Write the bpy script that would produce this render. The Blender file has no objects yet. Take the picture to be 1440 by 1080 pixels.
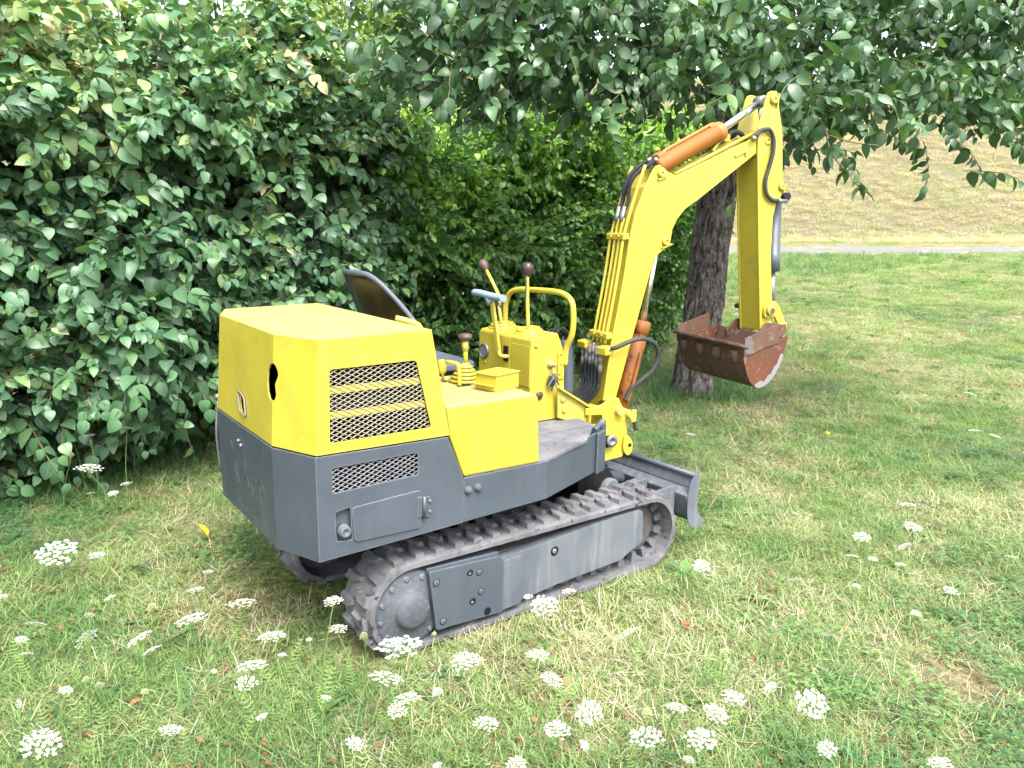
import bpy, bmesh, math, random
import numpy as np
from mathutils import Vector, Matrix, Euler

D = bpy.data
SC = bpy.context.scene
COL = SC.collection
R = math.radians
random.seed(7)
rng = np.random.default_rng(11)

# ------------------------------------------------------------------ camera, sky, sun, exposure
CAM = Vector((-1.8131, -2.7162, 1.506))
YAW, PITCH, ROLL, FPX = 0.9452, 0.1988, 0.0223, 1090.0857
fw = Vector((math.cos(YAW) * math.cos(PITCH), math.sin(YAW) * math.cos(PITCH), -math.sin(PITCH)))
rt = Vector((math.sin(YAW), -math.cos(YAW), 0))
up = rt.cross(fw)
r2 = rt * math.cos(ROLL) + up * math.sin(ROLL)
u2 = up * math.cos(ROLL) - rt * math.sin(ROLL)
cam_data = D.cameras.new('camera')
cam_data.sensor_fit = 'HORIZONTAL'
cam_data.sensor_width = 36.0
cam_data.lens = 36.0 * FPX / 1440.0
cam_data.clip_start = 0.05
cam_data.clip_end = 2000
cam = D.objects.new('camera', cam_data)
COL.objects.link(cam)
cam.matrix_world = Matrix(((r2.x, u2.x, -fw.x, CAM.x), (r2.y, u2.y, -fw.y, CAM.y), (r2.z, u2.z, -fw.z, CAM.z), (0, 0, 0, 1)))
SC.camera = cam

SUN_DIR = Vector((-0.12, -0.62, 0.95)).normalized()          # towards the sun
sun_el = math.asin(SUN_DIR.z)
sun_az = math.atan2(SUN_DIR.x, SUN_DIR.y)
world = D.worlds.new('World')
SC.world = world
world.use_nodes = True
wn = world.node_tree
wn.nodes.clear()
sky = wn.nodes.new('ShaderNodeTexSky')
sky.sky_type = 'NISHITA'
sky.sun_disc = False
sky.sun_elevation = sun_el
sky.sun_rotation = sun_az
sky.air_density = 1.0
sky.dust_density = 4.0
sky.ozone_density = 1.0
bg = wn.nodes.new('ShaderNodeBackground')
bg.inputs['Strength'].default_value = 0.15
wo = wn.nodes.new('ShaderNodeOutputWorld')
veil = wn.nodes.new('ShaderNodeHueSaturation')          # thin bright cloud takes the blue out of the sky
veil.inputs['Saturation'].default_value = 0.45
veil.inputs['Value'].default_value = 1.15
wn.links.new(sky.outputs[0], veil.inputs['Color'])
wn.links.new(veil.outputs[0], bg.inputs[0])
wn.links.new(bg.outputs[0], wo.inputs[0])

sd = D.lights.new('sun', 'SUN')
sd.energy = 1.15
sd.angle = R(26)
sd.color = (1.0, 0.95, 0.87)
sun = D.objects.new('sun', sd)
COL.objects.link(sun)
sun.rotation_euler = SUN_DIR.to_track_quat('Z', 'Y').to_euler()
sun.location = (0, 0, 12)

SC.view_settings.view_transform = 'Standard'
SC.view_settings.look = 'None'
SC.view_settings.exposure = 2.25
SC.view_settings.gamma = 1.0
SC.view_settings.use_curve_mapping = False
SC.render.engine = 'CYCLES'
SC.cycles.max_bounces = 8
SC.cycles.diffuse_bounces = 4
SC.cycles.glossy_bounces = 3
SC.cycles.transmission_bounces = 4
SC.cycles.use_denoising = True

# ------------------------------------------------------------------ materials
def new_mat(name):
    m = D.materials.new(name)
    m.use_nodes = True
    nt = m.node_tree
    nt.nodes.clear()
    out = nt.nodes.new('ShaderNodeOutputMaterial')
    return m, nt, out

def N(nt, typ, **kw):
    n = nt.nodes.new(typ)
    for k, v in kw.items():
        if k in n.inputs.keys():
            n.inputs[k].default_value = v
        else:
            setattr(n, k, v)
    return n

def noise(nt, vec, scale, detail=4.0, rough=0.55, dist=0.0):
    n = N(nt, 'ShaderNodeTexNoise', Scale=scale, Detail=detail, Roughness=rough, Distortion=dist)
    nt.links.new(vec, n.inputs['Vector'])
    return n.outputs['Fac']

def ramp(nt, fac, stops):
    n = nt.nodes.new('ShaderNodeValToRGB')
    el = n.color_ramp.elements
    while len(el) > len(stops):
        el.remove(el[-1])
    while len(el) < len(stops):
        el.new(0.5)
    for e, (p, c) in zip(el, stops):
        e.position = p
        e.color = c if len(c) == 4 else (*c, 1)
    nt.links.new(fac, n.inputs['Fac'])
    return n.outputs['Color']

def mixc(nt, fac, a, b, mode='MIX'):
    n = nt.nodes.new('ShaderNodeMix')
    n.data_type = 'RGBA'
    n.blend_type = mode
    for s, v in ((n.inputs[0], fac), (n.inputs[6], a), (n.inputs[7], b)):
        if isinstance(v, bpy.types.NodeSocket):
            nt.links.new(v, s)
        elif isinstance(v, (int, float)):
            s.default_value = v
        else:
            s.default_value = (*v, 1) if len(v) == 3 else v
    return n.outputs[2]

def math_n(nt, op, a, b=None, clamp=False):
    n = nt.nodes.new('ShaderNodeMath')
    n.operation = op
    n.use_clamp = clamp
    for s, v in zip(n.inputs, (a, b)):
        if v is None:
            continue
        if isinstance(v, bpy.types.NodeSocket):
            nt.links.new(v, s)
        else:
            s.default_value = v
    return n.outputs[0]

def painted(name, c0, c1, chip=None, coat=0.0, chip_amt=0.0, chip_scale=40.0, rough=0.42, metallic=0.0, bump=0.05, streak=None, streak_amt=0.25, spec=0.4, coarse=3.0, edge=None, dent=0.0, grime=None):
    """coat of paint or bare metal: two tones in broad patches, optional chips, optional vertical streaks of dirt"""
    m, nt, out = new_mat(name)
    geo = nt.nodes.new('ShaderNodeNewGeometry')
    pos = geo.outputs['Position']
    b = N(nt, 'ShaderNodeBsdfPrincipled', Roughness=rough, Metallic=metallic)
    b.inputs['Specular IOR Level'].default_value = spec
    b.inputs['Coat Weight'].default_value = coat
    b.inputs['Coat Roughness'].default_value = .22
    f = ramp(nt, noise(nt, pos, coarse, 5.0, 0.6, 0.4), [(0.35, (0, 0, 0)), (0.68, (1, 1, 1))])
    col = mixc(nt, f, c0, c1)
    fine = noise(nt, pos, 120.0, 3.0)
    if streak is not None:
        mp = N(nt, 'ShaderNodeMapping')
        mp.inputs['Scale'].default_value = (26, 26, 2.2)
        nt.links.new(pos, mp.inputs['Vector'])
        sf = ramp(nt, noise(nt, mp.outputs[0], 1.0, 4.0, 0.6), [(0.5, (0, 0, 0)), (0.8, (1, 1, 1))])
        col = mixc(nt, math_n(nt, 'MULTIPLY', sf, streak_amt), col, streak)
    if chip is not None:
        cf = ramp(nt, noise(nt, pos, chip_scale, 6.0, 0.65), [(1 - chip_amt - 0.02, (0, 0, 0)), (1 - chip_amt + 0.02, (1, 1, 1))])
        col = mixc(nt, cf, col, chip)
    if grime is not None:       # old oil and soil in blotches of their own shape
        gf = ramp(nt, noise(nt, pos, 5.5, 9.0, 0.72, 1.2), [(.56, (0, 0, 0)), (.74, (1, 1, 1))])
        col = mixc(nt, math_n(nt, 'MULTIPLY', gf, .38), col, grime)
        sf2 = ramp(nt, noise(nt, pos, 210.0, 2.0, .5), [(.70, (0, 0, 0)), (.76, (1, 1, 1))])
        col = mixc(nt, math_n(nt, 'MULTIPLY', sf2, .45), col, grime)
    if edge is not None:        # paint worn through along edges
        bv = nt.nodes.new('ShaderNodeBevel'); bv.samples = 4; bv.inputs['Radius'].default_value = .007
        dt = nt.nodes.new('ShaderNodeVectorMath'); dt.operation = 'DOT_PRODUCT'
        nt.links.new(bv.outputs[0], dt.inputs[0]); nt.links.new(geo.outputs['Normal'], dt.inputs[1])
        ew = math_n(nt, 'SUBTRACT', 1.0, dt.outputs['Value'])
        ew = math_n(nt, 'MULTIPLY', ew, math_n(nt, 'MULTIPLY', noise(nt, pos, 28.0, 5.0, .7), 9.0))
        ef = ramp(nt, ew, [(.42, (0, 0, 0)), (.62, (1, 1, 1))])
        col = mixc(nt, math_n(nt, 'MULTIPLY', ef, .8), col, edge)
    nt.links.new(col, b.inputs['Base Color'])
    rr = ramp(nt, noise(nt, pos, 9.0, 4.0), [(0.3, (rough * .8,) * 3), (0.75, (min(1, rough * 1.35),) * 3)])
    nt.links.new(rr, b.inputs['Roughness'])
    bp = N(nt, 'ShaderNodeBump', Strength=bump, Distance=0.01)
    hs = math_n(nt, 'ADD', noise(nt, pos, 7.0, 2.0), math_n(nt, 'MULTIPLY', fine, 0.15))
    nt.links.new(hs, bp.inputs['Height'])
    if dent:
        b2 = N(nt, 'ShaderNodeBump', Strength=dent, Distance=0.05)
        nt.links.new(noise(nt, pos, 4.2, 1.5, .4), b2.inputs['Height'])
        nt.links.new(b2.outputs[0], bp.inputs['Normal'])
    nt.links.new(bp.outputs[0], b.inputs['Normal'])
    nt.links.new(b.outputs[0], out.inputs[0])
    return m

M = {}
M['yellow'] = painted('yellow_paint', (0.3735, 0.3105, 0.0248), (0.3348, 0.2773, 0.0270), chip=(0.1710, 0.1387, 0.0450), chip_amt=0.25, chip_scale=55, coat=0.28, rough=0.40, bump=0.07, dent=.22, edge=(0.1440, 0.0976, 0.0562), grime=(0.1530, 0.1221, 0.0562), streak=(0.2790, 0.2490, 0.0788), streak_amt=0.25)
M['yellow_faded_sheen'] = painted('faded_yellow_sky_sheen', (0.3375, 0.2949, 0.0990), (0.3015, 0.2637, 0.0922), chip=(0.2250, 0.1953, 0.0900), chip_amt=0.28, chip_scale=30, rough=0.5, coat=.35, bump=0.06, dent=.12, edge=(0.1440, 0.0976, 0.0562), grime=(0.1980, 0.1758, 0.0900))  # faded paint with the sky's sheen on upward faces put into the colour
M['yellow_worn'] = painted('worn_yellow_paint', (0.3638, 0.3107, 0.0290), (0.2786, 0.2351, 0.0580), chip=(0.1238, 0.0840, 0.0387), chip_amt=0.33, chip_scale=38, rough=0.5, bump=0.12, streak=(0.1935, 0.1511, 0.0580), streak_amt=0.35)
M['grey'] = painted('slate_grey_paint', (0.0388, 0.0488, 0.0634), (0.0481, 0.0592, 0.0745), chip=(0.1647, 0.1769, 0.1863), chip_amt=0.255, chip_scale=48, rough=0.42, bump=0.08, streak=(0.1294, 0.1403, 0.1552), streak_amt=0.10, dent=.2, edge=(0.1874, 0.1868, 0.1895), grime=(0.0339, 0.0351, 0.0358))
M['grey_dusty'] = painted('dusty_grey_paint', (0.0530, 0.0633, 0.0794), (0.0912, 0.1006, 0.1130), chip=(0.0530, 0.0488, 0.0466), chip_amt=0.30, chip_scale=30, rough=0.65, bump=0.12, streak=(0.2118, 0.2134, 0.2111), streak_amt=0.45)
M['grey_hub'] = painted('pitted_grey_casting', (0.0422, 0.0485, 0.0598), (0.0618, 0.0688, 0.0788), chip=(0.0792, 0.0844, 0.0915), chip_amt=0.42, chip_scale=75, rough=0.7, bump=0.3, coarse=14)
M['deck'] = painted('scuffed_deck_plate', (0.0697, 0.0738, 0.0869), (0.1353, 0.1312, 0.1378), chip=(0.0451, 0.0451, 0.0508), chip_amt=0.36, chip_scale=22, rough=0.75, bump=0.2, coarse=7, grime=(0.1558, 0.1394, 0.1312))
M['rubber'] = painted('dusty_track_rubber', (0.0644, 0.0646, 0.0710), (0.1334, 0.1321, 0.1410), chip=(0.0276, 0.0276, 0.0300), chip_amt=0.38, chip_scale=22, rough=0.9, bump=0.3, spec=0.2, coarse=8, streak=(0.1840, 0.1757, 0.1800), streak_amt=.35)
M['rubber_dark'] = painted('muddy_inner_rubber', (0.05, 0.047, 0.046), (0.10, 0.092, 0.085), rough=0.9, bump=0.2, spec=0.2)
M['black'] = painted('black_void_metal', (0.0037, 0.0037, 0.0040), (0.0062, 0.0062, 0.0062), rough=0.6, spec=0.2)
M['hose'] = painted('black_hose_rubber', (0.012, 0.0125, 0.014), (0.026, 0.027, 0.030), rough=0.7, bump=0.1, coarse=14, spec=.12)
M['hose_grey'] = painted('weathered_grey_hose', (0.0260, 0.0286, 0.0299), (0.0443, 0.0469, 0.0469), rough=0.6, bump=0.15, coarse=14, spec=.15)
M['seat'] = painted('brown_seat_shell_hood_reflection', (0.0112, 0.0089, 0.0074), (0.0316, 0.0216, 0.0067), rough=0.38, bump=0.15, coarse=9)  # golden second tone paints in the yellow hood's reflection on dark plastic
M['rim'] = painted('grey_seat_rim', (0.0456, 0.0568, 0.0764), (0.0684, 0.0826, 0.1058), rough=0.5)
M['chrome'] = painted('chromed_rod', (0.75, 0.76, 0.78), (0.65, 0.66, 0.68), rough=0.16, metallic=1.0, bump=0.0)
M['steel'] = painted('dull_fitting_steel', (0.2230, 0.2230, 0.2296), (0.1443, 0.1378, 0.1443), rough=0.45, metallic=0.7, bump=0.1, coarse=20)
M['fitting'] = painted('zinc_hose_fitting', (0.1476, 0.1476, 0.1445), (0.0984, 0.0953, 0.0922), rough=0.6, bump=0.1, coarse=30)
M['orange'] = painted('orange_cylinder_paint', (0.2648, 0.1008, 0.0173), (0.2417, 0.0950, 0.0202), chip=(0.1266, 0.0345, 0.0115), chip_amt=0.27, chip_scale=45, rough=0.42, bump=0.1)
M['orange_rust'] = painted('rusty_orange_paint', (0.1952, 0.0689, 0.0082), (0.1171, 0.0355, 0.0061), chip=(0.0351, 0.0117, 0.0050), chip_amt=0.40, chip_scale=26, rough=0.6, bump=0.25, streak=(0.0469, 0.0167, 0.0061), streak_amt=0.4)
M['rust'] = painted('rusted_bucket_steel', (0.0551, 0.0254, 0.0156), (0.0923, 0.0472, 0.0294), chip=(0.1065, 0.0822, 0.0651), chip_amt=0.40, chip_scale=22, rough=0.65, bump=0.25, streak=(0.0355, 0.0204, 0.0152), streak_amt=0.5, coarse=7)
M['rust_orange'] = painted('orange_rust_plate', (0.0888, 0.0270, 0.0107), (0.0657, 0.0222, 0.0107), chip=(0.1185, 0.0762, 0.0578), chip_amt=0.40, chip_scale=30, rough=0.6, bump=0.2, coarse=8)
M['rust_dark'] = painted('dark_rusted_shell', (0.0385, 0.0225, 0.0151), (0.0694, 0.0382, 0.0231), chip=(0.1027, 0.0620, 0.0464), chip_amt=0.42, chip_scale=20, rough=0.7, bump=0.3, streak=(0.0976, 0.0564, 0.0406), streak_amt=0.5, coarse=7)
M['mortar'] = painted('dried_mortar', (0.1645, 0.1585, 0.1555), (0.1256, 0.1136, 0.1076), chip=(0.0748, 0.0419, 0.0269), chip_amt=0.36, chip_scale=40, rough=0.95, bump=0.5)
M['bare_grey'] = painted('bare_steel_patch', (0.0984, 0.1017, 0.1115), (0.0656, 0.0558, 0.0525), rough=0.55, bump=0.2)
M['knob'] = painted('worn_brown_knob', (0.0437, 0.0218, 0.0185), (0.0739, 0.0437, 0.0386), rough=0.45, bump=0.05, coarse=40)
M['knob_dark'] = painted('dark_plum_knob', (0.0308, 0.0179, 0.0190), (0.0420, 0.0252, 0.0252), rough=0.3, bump=0.03)
M['blue'] = painted('pale_blue_grip', (0.1338, 0.1874, 0.2453), (0.1874, 0.2364, 0.2855), chip=(0.0535, 0.0713, 0.0982), chip_amt=0.36, chip_scale=60, rough=0.5, bump=0.1)
M['glass'] = painted('gauge_face', (0.10, 0.12, 0.12), (0.16, 0.18, 0.18), rough=0.12, bump=0.0)
M['grille'] = painted('expanded_metal_grille', (0.1830, 0.1684, 0.1098), (0.1537, 0.1428, 0.0915), rough=0.5)
M['grille_grey'] = painted('grey_expanded_metal', (0.1285, 0.1319, 0.1421), (0.0880, 0.0914, 0.1015), rough=0.5)

# ------------------------------------------------------------------ mesh helpers
def link(name, me, mat=None, parent=None):
    o = D.objects.new(name, me)
    COL.objects.link(o)
    if mat is not None and len(me.materials) == 0:
        me.materials.append(mat)
    if parent is not None:
        o.parent = parent
    return o

def tag(o, label, cat, group=None, kind=None):
    if label: o['label'] = label
    if cat: o['category'] = cat
    if group: o['group'] = group
    if kind: o['kind'] = kind
    return o

def finish(name, bm, mat, parent=None, bevel=0.0, smooth=False, seg=2, solid=0.0, merge=True):
    if merge:
        bmesh.ops.remove_doubles(bm, verts=bm.verts, dist=1e-5)
    bmesh.ops.recalc_face_normals(bm, faces=bm.faces)
    me = D.meshes.new(name)
    bm.to_mesh(me)
    bm.free()
    if smooth:
        me.polygons.foreach_set('use_smooth', [True] * len(me.polygons))
    o = link(name, me, mat, parent)
    if solid:
        md = o.modifiers.new('solid', 'SOLIDIFY')
        md.thickness = abs(solid)
        md.offset = -1 if solid > 0 else 1
    if bevel:
        md = o.modifiers.new('bevel', 'BEVEL')
        md.width = bevel
        md.segments = seg
        md.limit_method = 'ANGLE'
        md.angle_limit = R(32)
    return o

class Frame:
    def __init__(s, o, u, v, n):
        s.o, s.u, s.v, s.n = Vector(o), Vector(u), Vector(v), Vector(n)
    def p(s, a, b, c=0.0):
        return s.o + s.u * a + s.v * b + s.n * c

SIDE = Frame((0, 0, 0), (1, 0, 0), (0, 0, 1), (0, 1, 0))            # x, z, depth y
PLAN = Frame((0, 0, 0), (1, 0, 0), (0, 1, 0), (0, 0, 1))            # x, y, depth z
FRONT = Frame((0, 0, 0), (0, 1, 0), (0, 0, 1), (1, 0, 0))           # y, z, depth x
PHI = R(-10)
BOOM = Frame((0.6, 0, 0), (math.cos(PHI), math.sin(PHI), 0), (0, 0, 1), (-math.sin(PHI), math.cos(PHI), 0))   # s, z, l
PSI = 0.0237
TRK = Frame((0, 0, 0), (math.cos(PSI), math.sin(PSI), 0), (0, 0, 1), (-math.sin(PSI), math.cos(PSI), 0))

def add_prism(bm, pts, fr, d0, d1):
    a = [bm.verts.new(fr.p(x, y, d0)) for x, y in pts]
    b = [bm.verts.new(fr.p(x, y, d1)) for x, y in pts]
    bm.faces.new(a)
    bm.faces.new(b[::-1])
    n = len(pts)
    for i in range(n):
        bm.faces.new((a[i], a[(i + 1) % n], b[(i + 1) % n], b[i]))

def prism(name, pts, fr, d0, d1, mat, parent, bevel=0.003, smooth=False):
    bm = bmesh.new()
    add_prism(bm, pts, fr, d0, d1)
    return finish(name, bm, mat, parent, bevel, smooth)

def add_panel(bm, pts3, holes3):
    """flat polygon with holes, triangulated"""
    edges = []
    for loop in [pts3] + holes3:
        vs = [bm.verts.new(p) for p in loop]
        for i in range(len(vs)):
            edges.append(bm.edges.new((vs[i], vs[(i + 1) % len(vs)])))
    bmesh.ops.triangle_fill(bm, use_beauty=True, use_dissolve=False, edges=edges)

def add_box(bm, c, s, rot=None):
    r = bmesh.ops.create_cube(bm, size=1.0)
    mat = Matrix.Translation(c) @ (rot.to_4x4() if rot is not None else Matrix.Identity(4)) @ Matrix.Diagonal((*s, 1))
    bmesh.ops.transform(bm, matrix=mat, verts=r['verts'])

def box(name, c, s, mat, parent, bevel=0.003, rot=None):
    bm = bmesh.new()
    add_box(bm, c, s, rot)
    return finish(name, bm, mat, parent, bevel)

def add_cyl(bm, p0, p1, ra, rb=None, seg=20, cap=True):
    p0, p1 = Vector(p0), Vector(p1)
    rb = ra if rb is None else rb
    d = (p1 - p0).normalized()
    x = d.orthogonal().normalized()
    y = d.cross(x)
    A, B = [], []
    for i in range(seg):
        t = 2 * math.pi * i / seg
        o = x * math.cos(t) + y * math.sin(t)
        A.append(bm.verts.new(p0 + o * ra))
        B.append(bm.verts.new(p1 + o * rb))
    for i in range(seg):
        f = bm.faces.new((A[i], A[(i + 1) % seg], B[(i + 1) % seg], B[i]))
        f.smooth = True
    if cap:
        bm.faces.new(A[::-1])
        bm.faces.new(B)

def cyl(name, p0, p1, r, mat, parent, rb=None, seg=20, bevel=0.0):
    bm = bmesh.new()
    add_cyl(bm, p0, p1, r, rb, seg)
    return finish(name, bm, mat, parent, bevel)

def catmull(pts, sub=6):
    pts = [Vector(p) for p in pts]
    if len(pts) < 3:
        return pts
    P = [pts[0] * 2 - pts[1]] + pts + [pts[-1] * 2 - pts[-2]]
    out = []
    for i in range(1, len(P) - 2):
        for k in range(sub):
            t = k / sub
            a, b, c, d = P[i - 1], P[i], P[i + 1], P[i + 2]
            out.append(0.5 * ((2 * b) + (c - a) * t + (2 * a - 5 * b + 4 * c - d) * t * t + (3 * b - a - 3 * c + d) * t ** 3))
    out.append(pts[-1])
    return out

def add_tube(bm, pts, r, seg=10, sub=6, taper=None):
    path = catmull(pts, sub) if sub > 1 else [Vector(p) for p in pts]
    prev = None
    rings = []
    n = len(path)
    for i, p in enumerate(path):
        d = (path[min(i + 1, n - 1)] - path[max(i - 1, 0)]).normalized()
        if prev is None:
            x = d.orthogonal().normalized()
        else:
            x = (prev - d * prev.dot(d)).normalized()
        prev = x
        y = d.cross(x)
        rr = r if taper is None else r + (taper - r) * i / (n - 1)
        rings.append([bm.verts.new(p + (x * math.cos(2 * math.pi * k / seg) + y * math.sin(2 * math.pi * k / seg)) * rr) for k in range(seg)])
    for a, b in zip(rings, rings[1:]):
        for k in range(seg):
            f = bm.faces.new((a[k], a[(k + 1) % seg], b[(k + 1) % seg], b[k]))
            f.smooth = True
    bm.faces.new(rings[0][::-1])
    bm.faces.new(rings[-1])

def tube(name, pts, r, mat, parent, seg=10, sub=6, taper=None):
    bm = bmesh.new()
    add_tube(bm, pts, r, seg, sub, taper)
    return finish(name, bm, mat, parent, merge=False)

def add_lathe(bm, base, axis, prof, seg=24):
    """prof: list of (radius, height) along the axis from base"""
    base, axis = Vector(base), Vector(axis).normalized()
    x = axis.orthogonal().normalized()
    y = axis.cross(x)
    rings = []
    for r_, h in prof:
        r_ = max(r_, 1e-4)
        rings.append([bm.verts.new(base + axis * h + (x * math.cos(2 * math.pi * k / seg) + y * math.sin(2 * math.pi * k / seg)) * r_) for k in range(seg)])
    for a, b in zip(rings, rings[1:]):
        for k in range(seg):
            f = bm.faces.new((a[k], a[(k + 1) % seg], b[(k + 1) % seg], b[k]))
            f.smooth = True
    bm.faces.new(rings[0][::-1])
    bm.faces.new(rings[-1])

def lathe(name, base, axis, prof, mat, parent, seg=24):
    bm = bmesh.new()
    add_lathe(bm, base, axis, prof, seg)
    return finish(name, bm, mat, parent, merge=False)

def rrect(x0, y0, x1, y1, r, n=4):
    out = []
    for cx, cy, a0 in ((x1 - r, y1 - r, 0), (x0 + r, y1 - r, 90), (x0 + r, y0 + r, 180), (x1 - r, y0 + r, 270)):
        for k in range(n + 1):
            t = R(a0 + 90 * k / n)
            out.append((cx + r * math.cos(t), cy + r * math.sin(t)))
    return out

def round_poly(pts, r, n=3):
    out = []
    m = len(pts)
    for i in range(m):
        p, a, b = Vector(pts[i]), Vector(pts[i - 1]), Vector(pts[(i + 1) % m])
        u, v = (a - p).normalized(), (b - p).normalized()
        s, e = p + u * r, p + v * r
        for k in range(n + 1):
            t = k / n
            q = s * (1 - t) ** 2 + p * 2 * t * (1 - t) + e * t * t
            out.append((q.x, q.y))
    return out

def smooth_poly(pts, sub=4):
    """closed Catmull-Rom outline"""
    P = [Vector((*p, 0)) for p in pts]
    n = len(P)
    out = []
    for i in range(n):
        a, b, c, d = P[i - 1], P[i], P[(i + 1) % n], P[(i + 2) % n]
        for k in range(sub):
            t = k / sub
            q = 0.5 * ((2 * b) + (c - a) * t + (2 * a - 5 * b + 4 * c - d) * t * t + (3 * b - a - 3 * c + d) * t ** 3)
            out.append((q.x, q.y))
    return out
# ------------------------------------------------------------------ the excavator
EX = D.objects.new('mini_excavator', None)
COL.objects.link(EX)
tag(EX, 'old yellow and slate grey mini excavator on rubber tracks parked on the lawn', 'excavator')
Y, G = M['yellow'], M['grey']
W = 0.498
ZB, ZG = 0.7995, 0.447

def lerp(a, b, t):
    return a + (b - a) * t

# engine hood -------------------------------------------------
top = [(-1.003, -.300), (-.933, -.491), (-.538, -.491), (-.538, .491), (-.933, .491), (-1.003, .305)]
bot = [(-1.0285, -.317), (-.952, -.498), (-.470, -.498), (-.470, .498), (-.952, .498), (-1.0285, .305)]
def ztop(x): return 1.159 + (x + 1.003) * 0.0236
T3 = [Vector((x, y, ztop(x))) for x, y in top]
B3 = [Vector((x, y, ZB)) for x, y in bot]
bm = bmesh.new()
add_panel(bm, T3, [])
def hy(z): return -(0.498 - 0.007 * (z - ZB) / 0.365)
win = [(-.898, 1.066), (-.597, 1.071), (-.5425, .838), (-.904, .834)]
win_r = round_poly(win, .010)
for i in range(6):
    j = (i + 1) % 6
    loop = [B3[i], B3[j], T3[j], T3[i]]
    holes = []
    def corner(z): return B3[0] + (T3[0] - B3[0]) * ((z - ZB) / .359)
    if i == 1:
        holes = [[Vector((x, hy(z), z)) for x, z in win_r]]
    if i == 0:      # torn hole across the rear corner: its right half
        d = B3[1] - B3[0]
        loop += [corner(1.066)] + [corner(z) + d * s for s, z in ((.05, 1.060), (.10, 1.045), (.115, 1.030), (.08, 1.015), (.045, 1.0), (.06, .985), (.075, .968), (.05, .952))] + [corner(.945)]
    if i == 5:      # latch opening in the rear sheet
        q = round_poly([(.040, .920), (-.030, .905), (-.054, .838), (.014, .848)], .015)
        holes = [[Vector((lerp(-1.0285, -1.003, (z - ZB) / .359), y, z)) for y, z in q]]
        latch = holes[0]
        loop = [B3[5], B3[0], corner(.945)] + [corner(z) + Vector((0, s, 0)) for s, z in ((.028, .950), (.046, .970), (.052, 1.0), (.048, 1.035), (.030, 1.058))] + [corner(1.066), T3[0], T3[5]]
    add_panel(bm, loop, holes)
hood = finish('engine_hood', bm, Y, EX, bevel=0.009, solid=0.006, seg=3)
hood.data.materials.append(M['yellow_faded_sheen'])  # top sheet: paler yellow with painted sky sheen
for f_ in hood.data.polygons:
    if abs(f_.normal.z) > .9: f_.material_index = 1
tube('latch_rim', [p + Vector((-.004, 0, 0)) for p in latch] + [latch[0] + Vector((-.004, 0, 0))], .0034, M['grille'], hood, seg=8, sub=1)
# grille in the hood window and the two yellow crossbars behind it
def grille(name, quad, mat, parent, ny, off, pu, w=.0022):
    """expanded metal: two families of diagonal strands clipped to a convex quad in the x-z plane"""
    bm = bmesh.new()
    def clip(p, d):
        t0, t1 = -9.0, 9.0
        for k in range(4):
            a, b = Vector(quad[k]), Vector(quad[(k + 1) % 4])
            e = b - a
            n = Vector((e.y, -e.x))
            c = sum((Vector(q) for q in quad), Vector((0, 0))) / 4
            if n.dot(c - a) < 0: n = -n
            num, den = n.dot(a - p), n.dot(d)
            if abs(den) < 1e-9:
                continue
            t = num / den
            if den > 0: t0 = max(t0, t)
            else: t1 = min(t1, t)
        return t0, t1
    for s in (1, -1):
        d = Vector((1.0, s * .52)).normalized()
        nn = Vector((-d.y, d.x))
        for k in range(-90, 91):
            p = Vector(quad[0]) + Vector((k * pu, 0))
            t0, t1 = clip(p, d)
            if t1 - t0 < .002:
                continue
            a, b = p + d * t0, p + d * t1
            for side in (0,):
                vs = []
                for q, sg in ((a, 1), (b, 1), (b, -1), (a, -1)):
                    r = q + nn * w * .5 * sg
                    vs.append((r, sg))
                y0 = ny + off + (0.0012 if s > 0 else 0)
                fr = [bm.verts.new((r.x, y0 + sg * .0008, r.y)) for r, sg in vs]
                bk = [bm.verts.new((r.x, y0 + .0016 + sg * .0008, r.y)) for r, sg in vs]
                bm.faces.new(fr); bm.faces.new(bk[::-1])
                bm.faces.new((fr[0], fr[1], bk[1], bk[0])); bm.faces.new((fr[2], fr[3], bk[3], bk[2]))
    return finish(name, bm, mat, parent, merge=False)
grille('grille', win, M['grille'], hood, -.4925, .004, .0300, w=.0019)
for zc in (1.0, .9205):
    xr = lerp(-.597, -.5425, (1.071 - zc) / .233)
    prism('crossbar', [(-.9015, zc - .0135), (xr + .004, zc - .0115), (xr - .002, zc + .0115), (-.9005, zc + .0105)], SIDE, -.4855, -.478, Y, hood, .002)
# dark machinery that shows through the openings
bm = bmesh.new()
add_box(bm, (-.74, -.20, .93), (.36, .40, .34))
add_box(bm, (-.74, .22, .90), (.30, .30, .30))
add_cyl(bm, (-.90, -.43, .93), (-.60, -.43, .93), .05)
add_cyl(bm, (-.88, -.43, 1.04), (-.62, -.43, 1.04), .022)
add_cyl(bm, (-.955, -.12, .88), (-.955, .2, .88), .05)
add_cyl(bm, (-.95, -.36, .84), (-.95, -.36, 1.08), .035)
finish('engine', bm, M['black'], EX, .004, merge=False)

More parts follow.
